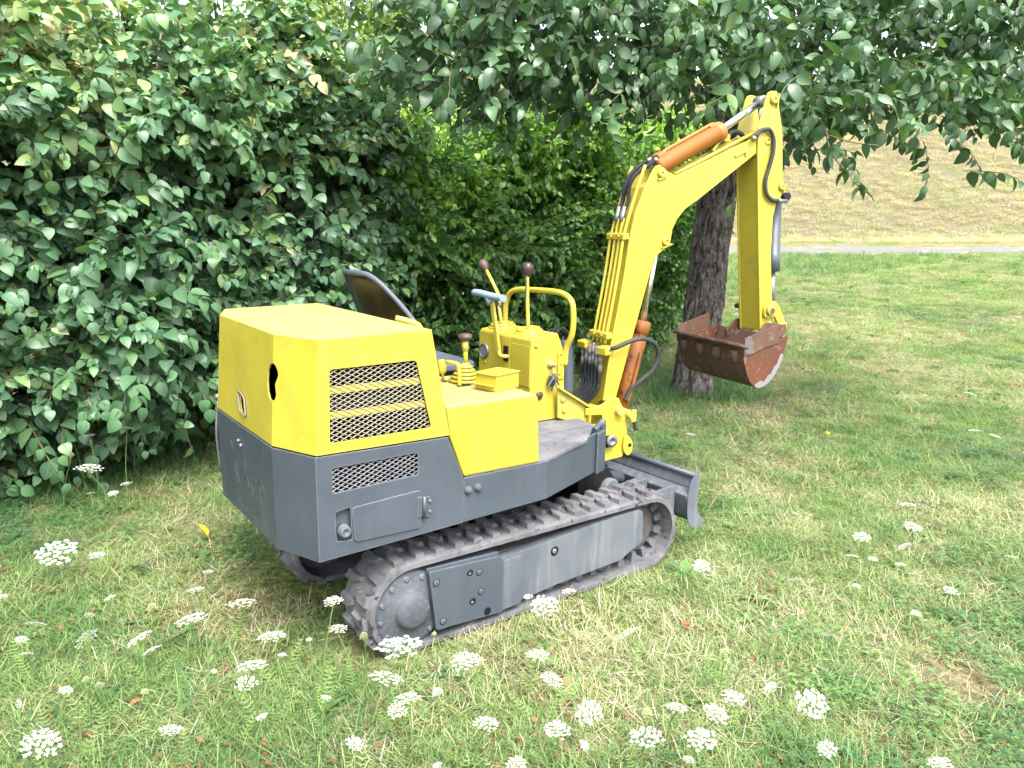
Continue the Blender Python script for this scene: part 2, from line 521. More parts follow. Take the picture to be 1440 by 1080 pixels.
# counterweight and side skirts ------------------------------
GB = [(-1.024, -.314), (-.950, -W), (-.411, -W), (-.411, W), (-.950, W), (-1.024, .312)]
GT = [(-1.034, -.319), (-.956, -W - .003), (-.478, -W - .003), (-.478, W + .003), (-.956, W + .003), (-1.034, .308)]
bm = bmesh.new()
zt = ZB - .004
def skirt(sy, holes):
    pts = [(-.950, ZG), (-.954, zt), (-.478, zt - .001), (-.4125, .637), (-.4125, .469)]
    add_panel(bm, [Vector((x, sy * W, z)) for x, z in pts], [[Vector((x, sy * W, z)) for x, z in h] for h in holes])
win2 = [(-.899, .752), (-.594, .756), (-.594, .680), (-.901, .669)]
rec = round_poly([(-.893, .604), (-.842, .612), (-.838, .500), (-.890, .505)], .006)
skirt(-1, [round_poly(win2, .007), rec])
skirt(1, [])
ring_t = [Vector((-.954, -W, zt)), Vector((-1.031, -.319, zt)), Vector((-1.031, .308, zt)), Vector((-.954, W, zt))]
ring_b = [Vector((-.950, -W, ZG)), Vector((-1.024, -.314, ZG)), Vector((-1.024, .308, ZG)), Vector((-.950, W, ZG))]
for i in range(3):
    add_panel(bm, [ring_b[i], ring_b[i + 1], ring_t[i + 1], ring_t[i]], [])
cw = finish('counterweight', bm, G, EX, bevel=.006, solid=.008, seg=3)
bm = bmesh.new()
add_panel(bm, [v + Vector((.006 if k in (1, 2) else 0, .006 if v.y < 0 else -.006, .004)) for k, v in enumerate(ring_b)] + [Vector((-.42, .48, .47)), Vector((-.42, -.48, .47))], [])
finish('belly_plate', bm, M['black'], cw, solid=.006)
grille('lower_grille', win2, M['grille_grey'], cw, -W, .004, .0300, w=.0019)
bm = bmesh.new()
for k in range(8):
    add_box(bm, (-.75, -.465 + .0, .682 + k * .010), (.31, .012, .004))
add_box(bm, (-.75, -.44, .71), (.32, .03, .11))
finish('radiator', bm, M['black'], cw, merge=False)
# battery door with its hinge, the recess behind it and the filler cap
door_pts = round_poly([(-.8405, .6125), (-.585, .6275), (-.585, .489), (-.831, .4915)], .014)
door = prism('service_door', door_pts, SIDE, -W - .007, -W - .0015, G, cw, .003)
prism('recess_plate', rrect(-.90, .495, -.832, .620, .004), SIDE, -W + .020, -W + .026, M['grey'], cw, 0)
lathe('filler_cap', (-.863, -W + .018, .534), (0, -1, 0), [(.022, 0), (.022, .012), (.019, .014), (.019, .028), (.016, .031), (.010, .031), (.009, .028), (0, .028)], M['grey_dusty'], cw)
box('hinge_leaf', (-.593, -W - .008, .566), (.020, .006, .074), G, cw, .004)
box('hinge_leaf', (-.562, -W - .006, .562), (.022, .009, .074), G, cw, .003)
cyl('hinge_pin', (-.576, -W - .010, .524), (-.576, -W - .010, .602), .0065, G, cw)
for z in (.545, .583):
    lathe('bolt', (-.556, -W - .010, z), (0, -1, 0), [(.007, 0), (.007, .005), (.004, .007), (0, .007)], M['grey_dusty'], cw, 6)
for y, z, r in ((.035, .735, .008), (.012, .722, .010)):
    lathe('bolt', (-1.0285, y, z), (-1, 0, 0), [(r, 0), (r, .006), (r * .6, .010), (0, .010)], M['steel'], cw, 6)
tube('tie_rod', [(-.99, .45, .50), (-1.0, .45, .66), (-.985, .46, .80)], .006, M['steel'], cw)
lathe('mirror_bolt', (-.985, .46, .80), (0, 0, 1), [(.012, 0), (.016, .010), (.012, .022), (0, .024)], M['steel'], cw)
# pale scratches of old lettering worn off the rear sheet
for pts in ([(.165, .640), (.145, .655), (.150, .685), (.172, .690), (.165, .665), (.140, .672)], [(.150, .60), (.120, .575), (.105, .545)], [(.110, .62), (.095, .565), (.085, .545)],
            [(.005, .655), (.002, .58)], [(-.015, .60), (-.03, .560), (-.05, .585), (-.075, .535), (-.085, .575)], [(-.13, .595), (-.155, .625), (-.185, .62), (-.205, .565)], [(-.155, .60), (-.16, .555), (-.17, .54)]):
    c = [Vector((-1.0320 + (.0072 * (0.79 - z) / .35), y - .02, z + .02)) for y, z in pts]
    tube('paint_scratch', c, .0006, M['bare_grey'], cw, seg=4, sub=3)
for pts in ([(.06, .490), (.0, .488), (-.03, .492)], [(-.06, .482), (-.12, .486), (-.14, .480)]):
    c = [Vector((-1.0280 , y, z)) for y, z in pts]
    tube('paint_scratch', c, .0010, M['bare_grey'], cw, seg=4, sub=3)

# revolving frame in front of the counterweight --------------------
frame = None
for sy in (-1, 1):
    bm = bmesh.new()
    add_panel(bm, [Vector((-.4105, sy * W, .469)), Vector((-.4105, sy * W, .636)), Vector((-.037, sy * W, .638)), Vector((-.037, sy * W, .485))], [])
    add_panel(bm, [Vector((-.037, sy * W, .485)), Vector((-.037, sy * W, .638)), Vector((.385, sy * .290, .638)), Vector((.385, sy * .290, .458))], [])
    add_panel(bm, [Vector((.385, sy * .290, .458)), Vector((.385, sy * .290, .638)), Vector((.462, sy * .262, .638)), Vector((.462, sy * .262, .466))], [])
    fo_ = finish('side_frame', bm, G, EX, bevel=.004, solid=.008)
    if frame is None: frame = fo_
bm = bmesh.new()
add_prism(bm, [(-.40, -.47), (-.04, -.47), (.38, -.28), (.45, -.25), (.45, .25), (.38, .28), (-.04, .47), (-.40, .47)], PLAN, .478, .622)
finish('frame_core', bm, M['black'], frame, 0)
for x, z in ((-.394, .588), (-.353, .590)):
    lathe('bolt', (x, -W - .0005, z), (0, -1, 0), [(.017, 0), (.017, .003), (.012, .004), (.012, .013), (.007, .016), (0, .016)], M['grey_hub'], frame, 8)
# rounded lip at the front corner of the deck
tube('corner_post', [(.472, -.250, .470), (.472, -.250, .655), (.462, -.248, .668), (.440, -.255, .660), (.40, -.272, .647)], .014, G, frame, seg=12)
prism('corner_gusset', [(.40, -.300), (.478, -.268), (.478, -.225), (.40, -.25)], PLAN, .452, .640, G, frame, .006)
# deck planks: chequer-worn steel strips with open seams
def strip(y0, y1, x0a, x1a, x0b, x1b, z1=.645):
    return prism('deck_plate', [(x0a, y0), (x1a, y0), (x1b, y1), (x0b, y1)], PLAN, .628, z1, M['deck'], frame, .003)
strip(-.183, -.020, -.40, .475, -.40, .500)
strip(-.342, -.192, -.40, .300, -.40, .474, .6435)
strip(-.490, -.351, -.40, -.025, -.40, .292)
strip(-.016, .300, -.40, .500, -.40, .38, .6435)
strip(.304, .490, -.40, .375, -.40, -.03)

# control console ----------------------------------------------
con = prism('control_console', [(.235, .646), (.235, 1.020), (.245, 1.028), (.372, 1.046), (.385, 1.044), (.425, .960), (.432, .800), (.438, .646)], SIDE, -.020, .395, Y, EX, .006)
box('seam_plate', (.2335, .265, .913), (.004, .255, .205), Y, con, .0015)
box('seam_plate', (.2335, .055, .900), (.004, .140, .185), Y, con, .0015)
lathe('gauge', (.235, .345, .925), (-1, 0, 0), [(.038, 0), (.038, .008), (.034, .013), (.030, .013), (.029, .008), (0, .008)], M['steel'], con)
cyl('gauge_dial', (.2275, .345, .925), (.2255, .345, .925), .029, M['glass'], con, seg=24)
box('lever_slot', (.2315, .165, .938), (.008, .035, .070), M['black'], con, 0)
for y, z in ((.335, .872), (.36, .82), (.08, .815), (.045, .785), (-.0, .775)):
    lathe('bolt', (.2335, y, z), (-1, 0, 0), [(.007, 0), (.007, .004), (.004, .006), (0, .006)], M['yellow_worn'], con, 8)
for x, z, r in ((.262, .995, .011), (.400, .945, .008), (.40, .90, .008), (.395, .855, .008), (.412, .70, .012), (.415, .79, .012)):
    lathe('bolt', (x, -.020, z), (0, -1, 0), [(r, 0), (r, .005), (r * .6, .010), (0, .010)], M['yellow_worn'], con, 8)
prism('rail_bracket', rrect(.385, .835, .420, .960, .008), SIDE, -.030, -.020, Y, con, .002)
lathe('ignition_lock', (.346, -.020, .907), (0, -1, 0), [(.021, 0), (.021, .004), (.013, .006), (.013, .016), (.006, .018), (0, .018)], M['yellow_worn'], con)
box('ignition_key', (.348, -.048, .903), (.014, .030, .005), M['steel'], con, .001)
lathe('horn_button', (.285, -.020, .768), (0, -1, 0), [(.017, 0), (.019, .006), (.014, .012), (0, .012)], M['knob_dark'], con)
for cy in (.330, .118):
    lathe('lever_boot', (.322, cy, 1.034), (-.13, 0, 1), [(.060, 0), (.066, .003), (.066, .010), (.056, .013), (.052, .012), (.056, .016), (.055, .022), (.043, .025), (.040, .018), (.036, .010), (0, .008)], Y, con, 28)
tube('control_lever', [(.322, .330, 1.03), (.33, .372, 1.13), (.337, .376, 1.150), (.345, .400, 1.185), (.345, .512, 1.300)], .0085, Y, con, sub=2)
lathe('lever_knob', (.345, .508, 1.293), (0, .105, .11), [(.008, 0), (.016, .012), (.025, .032), (.027, .045), (.022, .060), (.010, .070), (0, .072)], M['knob'], con)
tube('lever_grip', [(.331, .370, 1.115), (.336, .374, 1.150)], .011, M['knob'], con, sub=1)
tube('control_lever', [(.322, .118, 1.03), (.335, .150, 1.17), (.345, .172, 1.300)], .0088, Y, con, sub=3)
lathe('lever_knob', (.344, .170, 1.285), (.02, .02, .12), [(.010, 0), (.018, .010), (.027, .030), (.029, .044), (.025, .058), (.013, .068), (0, .071)], M['knob_dark'], con)
tube('lever_wire', [(.325, .150, 1.295), (.318, .140, 1.22), (.322, .155, 1.15), (.335, .22, 1.085), (.34, .25, 1.06)], .003, M['hose_grey'], con, seg=6)
rail = tube('guard_rail', [(.425, -.026, .895), (.428, -.030, .975), (.432, -.062, 1.045), (.432, -.066, 1.135), (.430, -.050, 1.190), (.428, .0, 1.217), (.425, .08, 1.224), (.425, .26, 1.218), (.425, .345, 1.212), (.425, .415, 1.190), (.425, .448, 1.135), (.425, .452, 1.06), (.425, .445, .98), (.420, .395, .93)], .0135, Y, con, seg=14)
tl = prism('blade_lever', [(.0, .0), (.03, .0), (.026, .245), (-.006, .245)], Frame((.208, .175, .935), (0, 1, .08), (0, .28, .96), (1, 0, 0)), -.006, .006, Y, con, .004)
tube('lever_foot', [(.208, .190, .945), (.206, .176, .930), (.214, .160, .926), (.238, .150, .926)], .0095, Y, con)
bm = bmesh.new()
add_tube(bm, [(.195, .385, 1.203), (.199, .345, 1.203), (.202, .27, 1.196), (.206, .20, 1.192), (.208, .162, 1.190)], .0195, 12, 4)
for v in bm.verts: v.co.z = 1.196 + (v.co.z - 1.196) * .85
add_tube(bm, [(.203, .285, 1.198), (.204, .258, 1.160)], .018, 12, 1)
finish('tee_handle', bm, M['blue'], tl, merge=False)
# hoses and the dark sleeve that come out of the console
tube('sleeve', [(.50, .045, .735), (.495, .048, .86), (.49, .055, 1.0)], .036, M['grey'], con, seg=18, sub=4)
for k in range(3):
    tube('pilot_hose', [(.40, .03 + k * .03, 1.02), (.44, .03 + k * .035, 1.055 - k * .006), (.49, .035 + k * .02, 1.03), (.508, .02 + k * .015, .97)], .007, M['hose'], con, seg=8)

# fuel tank box beside the seat -----------------------------------
tank = prism('fuel_tank_cover', [(-.4105, .6385), (-.4700, .795), (-.4860, .905), (-.096, .905), (-.088, .890), (-.074, .6385)], SIDE, -W - .001, -.020, Y, EX, .010)
tank.data.materials.append(M['yellow_faded_sheen'])  # cover top gets the same painted sky sheen
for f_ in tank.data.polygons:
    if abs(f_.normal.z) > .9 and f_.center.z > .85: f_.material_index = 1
bm = bmesh.new()
fr = Frame((-.162, -.335, .906), Vector((.135, .040, 0)).normalized(), Vector((-.04, .135, 0)).normalized(), (0, 0, 1))
add_prism(bm, [(-.070, -.050), (.070, -.050), (.070, .050), (-.070, .050)], fr, 0.0, .060)
sb = finish('lidded_box', bm, Y, tank, .003)
prism('box_lid', [(-.078, -.056), (.072, -.056), (.072, .056), (-.078, .056)], fr, .0605, .0655, Y, sb, .002)
prism('box_shelf', [(-.090, -.045), (-.0705, -.045), (-.0705, .050), (-.090, .050)], fr, .022, .027, Y, sb, .001)
prof = []
for k in range(5):
    r0 = .066 - k * .0095
    prof += [(r0 - .010, k * .0135), (r0, k * .0135 + .003), (r0 + .002, k * .0135 + .0075), (r0 - .010, k * .0135 + .0115)]
prof += [(.016, .066), (.013, .075), (0, .075)]
boot = lathe('gear_boot', (-.200, -.168, .906), (0, 0, 1), prof, Y, tank, 28)
tube('gear_lever', [(-.200, -.168, .975), (-.198, -.160, 1.06)], .0095, Y, tank, sub=1)
tube('gear_sleeve', [(-.199, -.164, 1.028), (-.198, -.159, 1.066)], .013, M['yellow_worn'], tank, sub=1)
lathe('gear_knob', (-.198, -.160, 1.062), (0, .05, 1), [(.010, 0), (.016, .006), (.027, .014), (.029, .022), (.025, .030), (.012, .035), (0, .036)], M['knob'], tank)
tube('throttle_lever', [(-.268, -.235, .900), (-.268, -.228, .975), (-.272, -.215, .990), (-.286, -.165, .992)], .0085, Y, tank, sub=4)
box('lever_slot', (-.250, -.235, .9065), (.055, .018, .004), M['black'], tank, 0)
lathe('choke_lever', (-.277, -.125, .905), (-.05, .05, 1), [(.006, 0), (.006, .03), (.014, .036), (.017, .050), (.017, .080), (.012, .088), (0, .089)], Y, tank, 14)
box('lever_slot', (-.272, -.128, .9065), (.020, .012, .004), M['black'], tank, 0)
lathe('hood_knob', (-.512, -.42, 1.065), (1, -.2, .2), [(.010, 0), (.013, .008), (.013, .016), (0, .02)], Y, tank, 12)
lathe('hood_knob', (-.495, -.36, .955), (1, -.2, .2), [(.010, 0), (.014, .010), (.014, .022), (0, .028)], Y, tank, 12)

# operator's seat -----------------------------------------------
seat = D.objects.new('operator_seat', None)
COL.objects.link(seat)
seat.parent = EX
prism('seat_cushion', rrect(-.36, .135, .060, .56, .05), PLAN, .885, .918, M['rim'], seat, .008)
box('seat_pedestal', (-.18, .34, .77), (.34, .36, .225), M['black'], seat, .01)
bm = bmesh.new()
NB, NV = 18, 10
rows = []
for j in range(NV):
    v = j / (NV - 1)
    row = []
    z = lerp(.93, 1.315, v)
    half = .30 - .105 * max(0, v - .30) ** 1.4 / .6
    for i in range(NB):
        u = -1 + 2 * i / (NB - 1)
        yy = .245 + u * half
        edge = abs(u)
        zz = z - (.075 * v * max(0, edge - .45) ** 2 / .3)
        xx = lerp(-.345, -.50, v) + .085 * edge ** 2.2 + (.02 * math.sin(v * 3.0))
        row.append(bm.verts.new((xx, yy, zz)))
    rows.append(row)
for a, b in zip(rows, rows[1:]):
    for i in range(NB - 1):
        bm.faces.new((a[i], a[i + 1], b[i + 1], b[i])).smooth = True
edge_loop = [r[0].co.copy() for r in rows] + [v.co.copy() for v in rows[-1][1:-1]] + [r[-1].co.copy() for r in rows[::-1]]
back = finish('seat_back', bm, M['seat'], seat, solid=.008)
tube('seat_rim', edge_loop, .0105, M['rim'], back, seg=8, sub=2)
tube('seat_bracket', [(-.42, .0, 1.15), (-.37, -.03, 1.135), (-.34, -.05, 1.115), (-.33, -.05, 1.05)], .013, Y, seat)

# swing post and front apron --------------------------------------
post = prism('boom_bracket', [(.055, .420), (.158, .432), (.178, .500), (.176, .590), (.152, .665), (.120, .725), (.085, .732), (.035, .700), (-.02, .690), (-.06, .690), (-.06, .655), (.03, .650), (.045, .55)], BOOM, -.082, -.062, Y, EX, .004)
prism('bracket_cheek', [(.055, .420), (.158, .432), (.178, .500), (.176, .590), (.152, .665), (.120, .725), (.085, .732), (.035, .700), (-.02, .690), (-.06, .690), (-.06, .655), (.03, .650), (.045, .55)], BOOM, .062, .082, Y, post, .004)
prism('bracket_web', [(-.06, .42), (.14, .43), (.14, .56), (.03, .60), (-.06, .60)], BOOM, -.0615, .0615, Y, post, .004)
prism('bracket_top', [(-.075, .655), (.03, .650), (.03, .688), (-.075, .688)], BOOM, -.0615, .145, Y, post, .006)
lug = smooth_poly([(.165, .545), (.192, .520), (.202, .490), (.196, .455), (.176, .440), (.150, .470), (.150, .53)], 3)
prism('towing_eye', lug, BOOM, -.098, -.083, Y, post, .003)
cyl('eye_hole', BOOM.p(.184, .492, -.0990), BOOM.p(.184, .492, -.0975), .010, M['black'], post)
cyl('pivot_pin', BOOM.p(.118, .668, -.110), BOOM.p(.118, .668, .110), .021, M['yellow_worn'], post)
cyl('cylinder_pin', BOOM.p(.182, .642, -.118), BOOM.p(.182, .642, .07), .020, M['yellow_worn'], post)
box('pin_keeper', BOOM.p(.186, .640, -.112), (.030, .012, .06), M['yellow_worn'], post, .003)
tube('grease_hose', [BOOM.p(.190, .63, -.10), BOOM.p(.205, .60, -.10), BOOM.p(.212, .565, -.10)], .010, M['hose_grey'], post)
box('slew_block', BOOM.p(.055, .520, -.075), (.075, .055, .055), M['black'], post, .006)
lathe('slew_pin', BOOM.p(.072, .527, -.105), -BOOM.n, [(.030, 0), (.030, .010), (.022, .014), (.012, .014), (.010, .008), (0, .008)], M['steel'], post)
apron = prism('apron_plate', [(.365, .802), (.372, .660), (.555, .596), (.553, .692)], SIDE, -.055, -.045, M['yellow_worn'], EX, .002)
prism('apron_flange', [(.362, .798), (.365, .808), (.553, .698), (.553, .686)], SIDE, -.075, -.0555, Y, apron, .002)
prism('apron_edge', [(.5435, .590), (.5435, .686), (.5535, .686), (.5535, .590)], SIDE, -.078, -.0555, Y, apron, .002)
prism('apron_plate', [(.365, .802), (.372, .660), (.555, .596), (.553, .692)], SIDE, .085, .095, M['yellow_worn'], apron, .002)
for x, z in ((.395, .742), (.405, .690)):
    lathe('bolt', (x, -.055, z), (0, -1, 0), [(.012, 0), (.012, .006), (.006, .010), (0, .010)], M['yellow_worn'], apron, 8)
# boom, dipper arm, bucket ---------------------------------------
rear = [(.042, .715), (.073, .997), (.122, 1.283), (.144, 1.465), (.167, 1.583), (.214, 1.702), (.255, 1.782)]
boss = [(.268, 1.797), (.290, 1.804), (.313, 1.792), (.340, 1.775), (.386, 1.760)]
tip = [(.842, 1.962), (.905, 1.985), (.933, 1.980), (.948, 1.952), (.930, 1.922), (.905, 1.912), (.850, 1.883)]
under = [(.523, 1.656), (.451, 1.611), (.405, 1.560), (.383, 1.514), (.378, 1.470), (.366, 1.438), (.335, 1.415), (.307, 1.398), (.283, 1.360), (.113, .722)]
side_out = rear + boss + tip + under
boom = prism('boom', side_out, BOOM, -.066, -.056, Y, EX, .003)
prism('boom_side', side_out, BOOM, .056, .066, Y, boom, .003)
core = [(.056, .722), (.083, .997), (.130, 1.283), (.153, 1.465), (.178, 1.583), (.226, 1.702), (.30, 1.735), (.386, 1.745), (.842, 1.945), (.875, 1.935), (.86, 1.898), (.523, 1.668), (.448, 1.625), (.395, 1.565), (.372, 1.514), (.365, 1.440), (.30, 1.405), (.276, 1.365), (.108, .735)]
prism('boom_web', core, BOOM, -.0558, .0558, Y, boom, 0)
def pin_boss(s, z, parent, r=.018, rot=35, l0=-.067):
    c = BOOM.p(s, z, l0)
    lathe('pin_boss', c, -BOOM.n, [(r, 0), (r, .012), (r * .75, .016), (r * .4, .016), (r * .35, .010), (0, .010)], Y, parent, 14)
    u = Vector((math.cos(R(rot)), math.sin(R(rot))))
    w = Vector((-u.y, u.x))
    q = Vector((s, z))
    pts = [q + u * r * 1.5 - w * r * 1.25, q + u * r * 1.5 - w * r * .9, q - u * r * 1.5 - w * r * .9, q - u * r * 1.5 - w * r * 1.25]
    prism('keeper_plate', [(p.x, p.y) for p in pts], BOOM, l0 - .012, l0 - .0005, Y, parent, .001)
pin_boss(.297, 1.765, boom, .019, 20)
pin_boss(.345, 1.458, boom, .020, 20)
pin_boss(.912, 1.948, boom, .022, 65)
# hard pipes clamped to the back of the boom
def back(z):
    zs = [q[1] for q in rear]; ss = [q[0] for q in rear]
    return float(np.interp(z, zs, ss))
for k, l in enumerate((.060, .022, -.014, -.046)):
    zs = [.985, 1.06, 1.20, 1.34, 1.49, 1.56 if k in (1, 2) else 1.66]
    if k in (0, 3): zs += [1.74, 1.80]
    tube('hydraulic_pipe', [BOOM.p(back(z) - .022 - (.010 if z > 1.7 else 0), z, l) for z in zs], .0078, Y, boom, seg=10, sub=3)
for z, wd in ((1.022, .078), (1.478, .072)):
    box('pipe_clamp', BOOM.p(back(z) - .020, z, .008), (.034, wd * 2, .030), Y, boom, .005, rot=Euler((0, R(-8), PHI)).to_matrix())
    for l in (.035, -.03):
        lathe('bolt', BOOM.p(back(z) - .036, z, l), -BOOM.u, [(.007, 0), (.007, .006), (0, .008)], Y, boom, 6)
box('pipe_manifold', BOOM.p(back(.97) - .028, .962, .118), (.05, .075, .034), Y, boom, .006, rot=Euler((0, R(-8), PHI)).to_matrix())
box('pipe_manifold', BOOM.p(back(.97) - .028, .955, -.060), (.05, .060, .040), Y, boom, .006, rot=Euler((0, R(-8), PHI + R(12))).to_matrix())
fl = (.128, .092, .060, .030, .000, -.032)
fz = (.945, .965, .955, .965, .955, .930)
for k in range(6):
    s0 = back(.97) - .032
    z0 = fz[k]
    l = fl[k]
    lathe('hose_fitting', BOOM.p(s0, z0 - .085, l), BOOM.v, [(.0100, 0), (.0112, .02), (.0112, .03), (.0092, .032), (.0092, .05), (.0118, .052), (.0118, .068), (.009, .070), (.008, .10), (0, .10)], M['fitting'], boom, 8)
    d = .008 * k
    c0 = BOOM.p(s0, z0 - .08, l)
    tube('loop_hose', [c0, c0 + Vector((-.002, .004, -.06)), BOOM.p(s0 - .010, .785 - d * .5, l * .8 - .005), BOOM.p(s0 - .045, .735 - d, l * .5 + .02), BOOM.p(s0 - .105, .715 - d, l * .3 + .06), Vector((.515 - .004 * k, .055 + l * .12, .735 - d * .3)), Vector((.500, .050 + l * .15, .79))], .0095, M['hose'], boom, seg=10)
for l, off in ((.030, 0), (-.010, .003)):
    lathe('hose_fitting', BOOM.p(.128 + off, 1.545, l), Vector(BOOM.u) * .22 + BOOM.v, [(.011, 0), (.012, .02), (.0125, .035), (.010, .038), (.0105, .07), (0, .07)], M['steel'], boom, 8)
tube('boom_hose', [BOOM.p(*q, .030) for q in [(.142, 1.60), (.160, 1.640), (.168, 1.700), (.195, 1.758), (.243, 1.802), (.290, 1.828)]], .0098, M['hose'], boom)
tube('boom_hose', [BOOM.p(*q, -.010) for q in [(.148, 1.60), (.165, 1.642), (.165, 1.700), (.190, 1.751), (.236, 1.786), (.305, 1.828)]], .0098, M['hose'], boom)
for l, q in ((.030, (.285, 1.825)), (-.010, (.296, 1.825))):
    lathe('hose_fitting', BOOM.p(*q, l), Vector(BOOM.u) * .9 + BOOM.v * .45, [(.0105, 0), (.0125, .006), (.0125, .028), (.010, .030), (.010, .05), (0, .05)], M['steel'], boom, 8)
# pipes that run along the top of the boom to the dipper
for l in (-.030, .030):
    tube('top_pipe', [BOOM.p(.40, 1.768, l), BOOM.p(.55, 1.838, l), BOOM.p(.70, 1.910, l), BOOM.p(.86, 1.985, l)], .0085, Y, boom, sub=2)
tube('top_pipe', [BOOM.p(.64, 1.888, .0), BOOM.p(.672, 1.930, .0), BOOM.p(.70, 1.958, .0)], .009, Y, boom)
box('pipe_clamp', BOOM.p(.71, 1.955, 0), (.045, .035, .035), Y, boom, .005)
tube('top_hose', [BOOM.p(.715, 1.958, 0), BOOM.p(.755, 1.985, 0), BOOM.p(.80, 1.985, 0), BOOM.p(.84, 1.96, 0)], .012, M['hose'], boom)
prism('boom_rib', [(.72, 1.868), (.795, 1.900), (.80, 1.892), (.79, 1.868), (.783, 1.872), (.784, 1.887), (.725, 1.860)], BOOM, -.0745, -.0665, Y, boom, .002)
# dipper cylinder on top of the boom
a0, a1, a2 = BOOM.p(.300, 1.788, 0), BOOM.p(.680, 1.985, 0), BOOM.p(.915, 2.140, 0)
def along(p, q, t): return p + (q - p) * t
ax = (a1 - a0).normalized()
dc = D.objects.new('dipper_cylinder', None); COL.objects.link(dc); dc.parent = EX
lathe('cylinder_barrel', a0 + ax * .02, ax, [(.030, 0), (.043, .012), (.043, .372), (.046, .374), (.046, .412), (.040, .418), (.022, .420), (0, .420)], M['orange'], dc)
rod_dir = (a2 - (a0 + ax * .44)).normalized()
cyl('cylinder_rod', a0 + ax * .42, a2, .0185, M['chrome'], dc)
lathe('rod_eye', a2 - BOOM.n * .030, BOOM.n, [(.018, 0), (.027, .004), (.027, .056), (.018, .060)], M['steel'], dc)
tube('cylinder_line', [a0 + ax * .05 + Vector((0, 0, .052)), a0 + ax * .09 + Vector((0, 0, .056)), a0 + ax * .28 + Vector((0, 0, .056)), a0 + ax * .36 + Vector((0, 0, .056)), a0 + ax * .385 + Vector((0, 0, .045))], .0085, M['orange'], dc)
box('line_block', a0 + ax * .035 + Vector((0, 0, .047)), (.05, .055, .028), M['orange'], dc, .006, rot=Euler((0, R(-27), PHI)).to_matrix())
box('line_block', a0 + ax * .375 + Vector((0, 0, .044)), (.055, .035, .022), M['orange'], dc, .006, rot=Euler((0, R(-27), PHI)).to_matrix())
for k in range(3):
    lathe('bolt', a0 + ax * .42 + (-BOOM.n * math.cos(k * .9 - .4) + Vector((0, 0, 1)) * math.sin(k * .9 - .4)) * .034, ax, [(.006, 0), (.006, .005), (0, .006)], M['black'], dc, 6)
# boom cylinder under the boom
b0, b1, b2 = BOOM.p(.182, .640, 0), BOOM.p(.292, 1.078, 0), BOOM.p(.345, 1.448, 0)
bx_ = (b1 - b0).normalized()
bc = D.objects.new('boom_cylinder', None); COL.objects.link(bc); bc.parent = EX
L = (b1 - b0).length
lathe('cylinder_barrel', b0, bx_, [(.025, 0), (.040, .012), (.040, L - .095), (.036, L - .092), (.036, L - .062), (.041, L - .058), (.041, L - .004), (.034, L), (0, L)], M['orange_rust'], bc)
cyl('cylinder_rod', b1 - bx_ * .01, b2, .016, M['chrome'], bc)
tube('cylinder_line', [b0 + bx_ * .30 - BOOM.n * .045, b0 + bx_ * .16 - BOOM.n * .05, b0 + bx_ * .05 - BOOM.n * .045], .008, M['orange_rust'], bc)
tube('cylinder_hose', [BOOM.p(.055, .962, -.075), BOOM.p(.080, .975, -.105), BOOM.p(.151, 1.003, -.115), BOOM.p(.223, 1.009, -.115), BOOM.p(.299, .976, -.10), BOOM.p(.326, .921, -.09), BOOM.p(.308, .852, -.08), BOOM.p(.252, .800, -.065), BOOM.p(.205, .755, -.05), BOOM.p(.180, .700, -.045)], .0108, M['hose_grey'], bc, seg=12)
lathe('hose_fitting', BOOM.p(.040, .958, -.068), BOOM.u * .9 + BOOM.v * .35 - BOOM.n * .8, [(.012, 0), (.014, .006), (.014, .02), (.012, .025), (0, .025)], M['steel'], bc, 8)
# dipper arm
arm_side = [(.882, 2.150), (.892, 2.172), (.915, 2.181), (.945, 2.178), (.957, 2.160), (.966, 2.110), (1.000, 2.005), (1.014, 1.90), (1.027, 1.80), (1.040, 1.745), (1.045, 1.715), (1.030, 1.690), (1.002, 1.655), (.988, 1.585), (.996, 1.40), (1.040, 1.100), (1.043, 1.020), (1.010, .992), (.968, 1.008), (.911, 1.429), (.856, 1.870), (.846, 2.002)]
arm = prism('dipper_arm', arm_side, BOOM, -.0555 - .022, -.0675, Y, EX, .003)
prism('arm_side', arm_side, BOOM, .0675, .0775, Y, arm, .003)
prism('arm_web', [(.862, 1.868), (1.0, 1.93), (1.018, 1.80), (1.028, 1.72), (.995, 1.66), (.978, 1.585), (.988, 1.40), (1.030, 1.100), (1.03, 1.03), (.975, 1.015), (.916, 1.429)], BOOM, -.0672, .0672, Y, arm, 0)
prism('arm_gusset', [(.862, 1.97), (.96, 2.02), (.975, 2.00), (.875, 1.94)], BOOM, -.0672, .0672, M['yellow_worn'], arm, 0)
for s, z, r, rot in ((.925, 2.140, .022, 85), (1.022, 1.735, .017, 75)):
    pin_boss(s, z, arm, r, rot, -.078)
prism('weld_band', [(.938, 1.192), (1.02, 1.182), (1.021, 1.178), (.939, 1.188)], BOOM, -.0790, -.0776, Y, arm, 0)
tube('arm_hose', [BOOM.p(*q, -.092) for q in [(.822, 1.962), (.845, 1.988), (.873, 1.998), (.905, 1.998), (.934, 1.958), (.938, 1.893), (.917, 1.808), (.905, 1.757), (.918, 1.700), (.958, 1.670), (1.005, 1.667)]], .0098, M['hose_grey'], arm, seg=12)
lathe('hose_fitting', BOOM.p(.805, 1.945, -.088), BOOM.u * .75 + BOOM.v * .65, [(.013, 0), (.013, .015), (.011, .018), (.011, .04), (0, .04)], M['steel'], arm, 8)
lathe('hose_fitting', BOOM.p(.995, 1.667, -.092), BOOM.u, [(.0125, 0), (.0125, .02), (.010, .025), (.010, .06), (0, .06)], M['steel'], arm, 8)
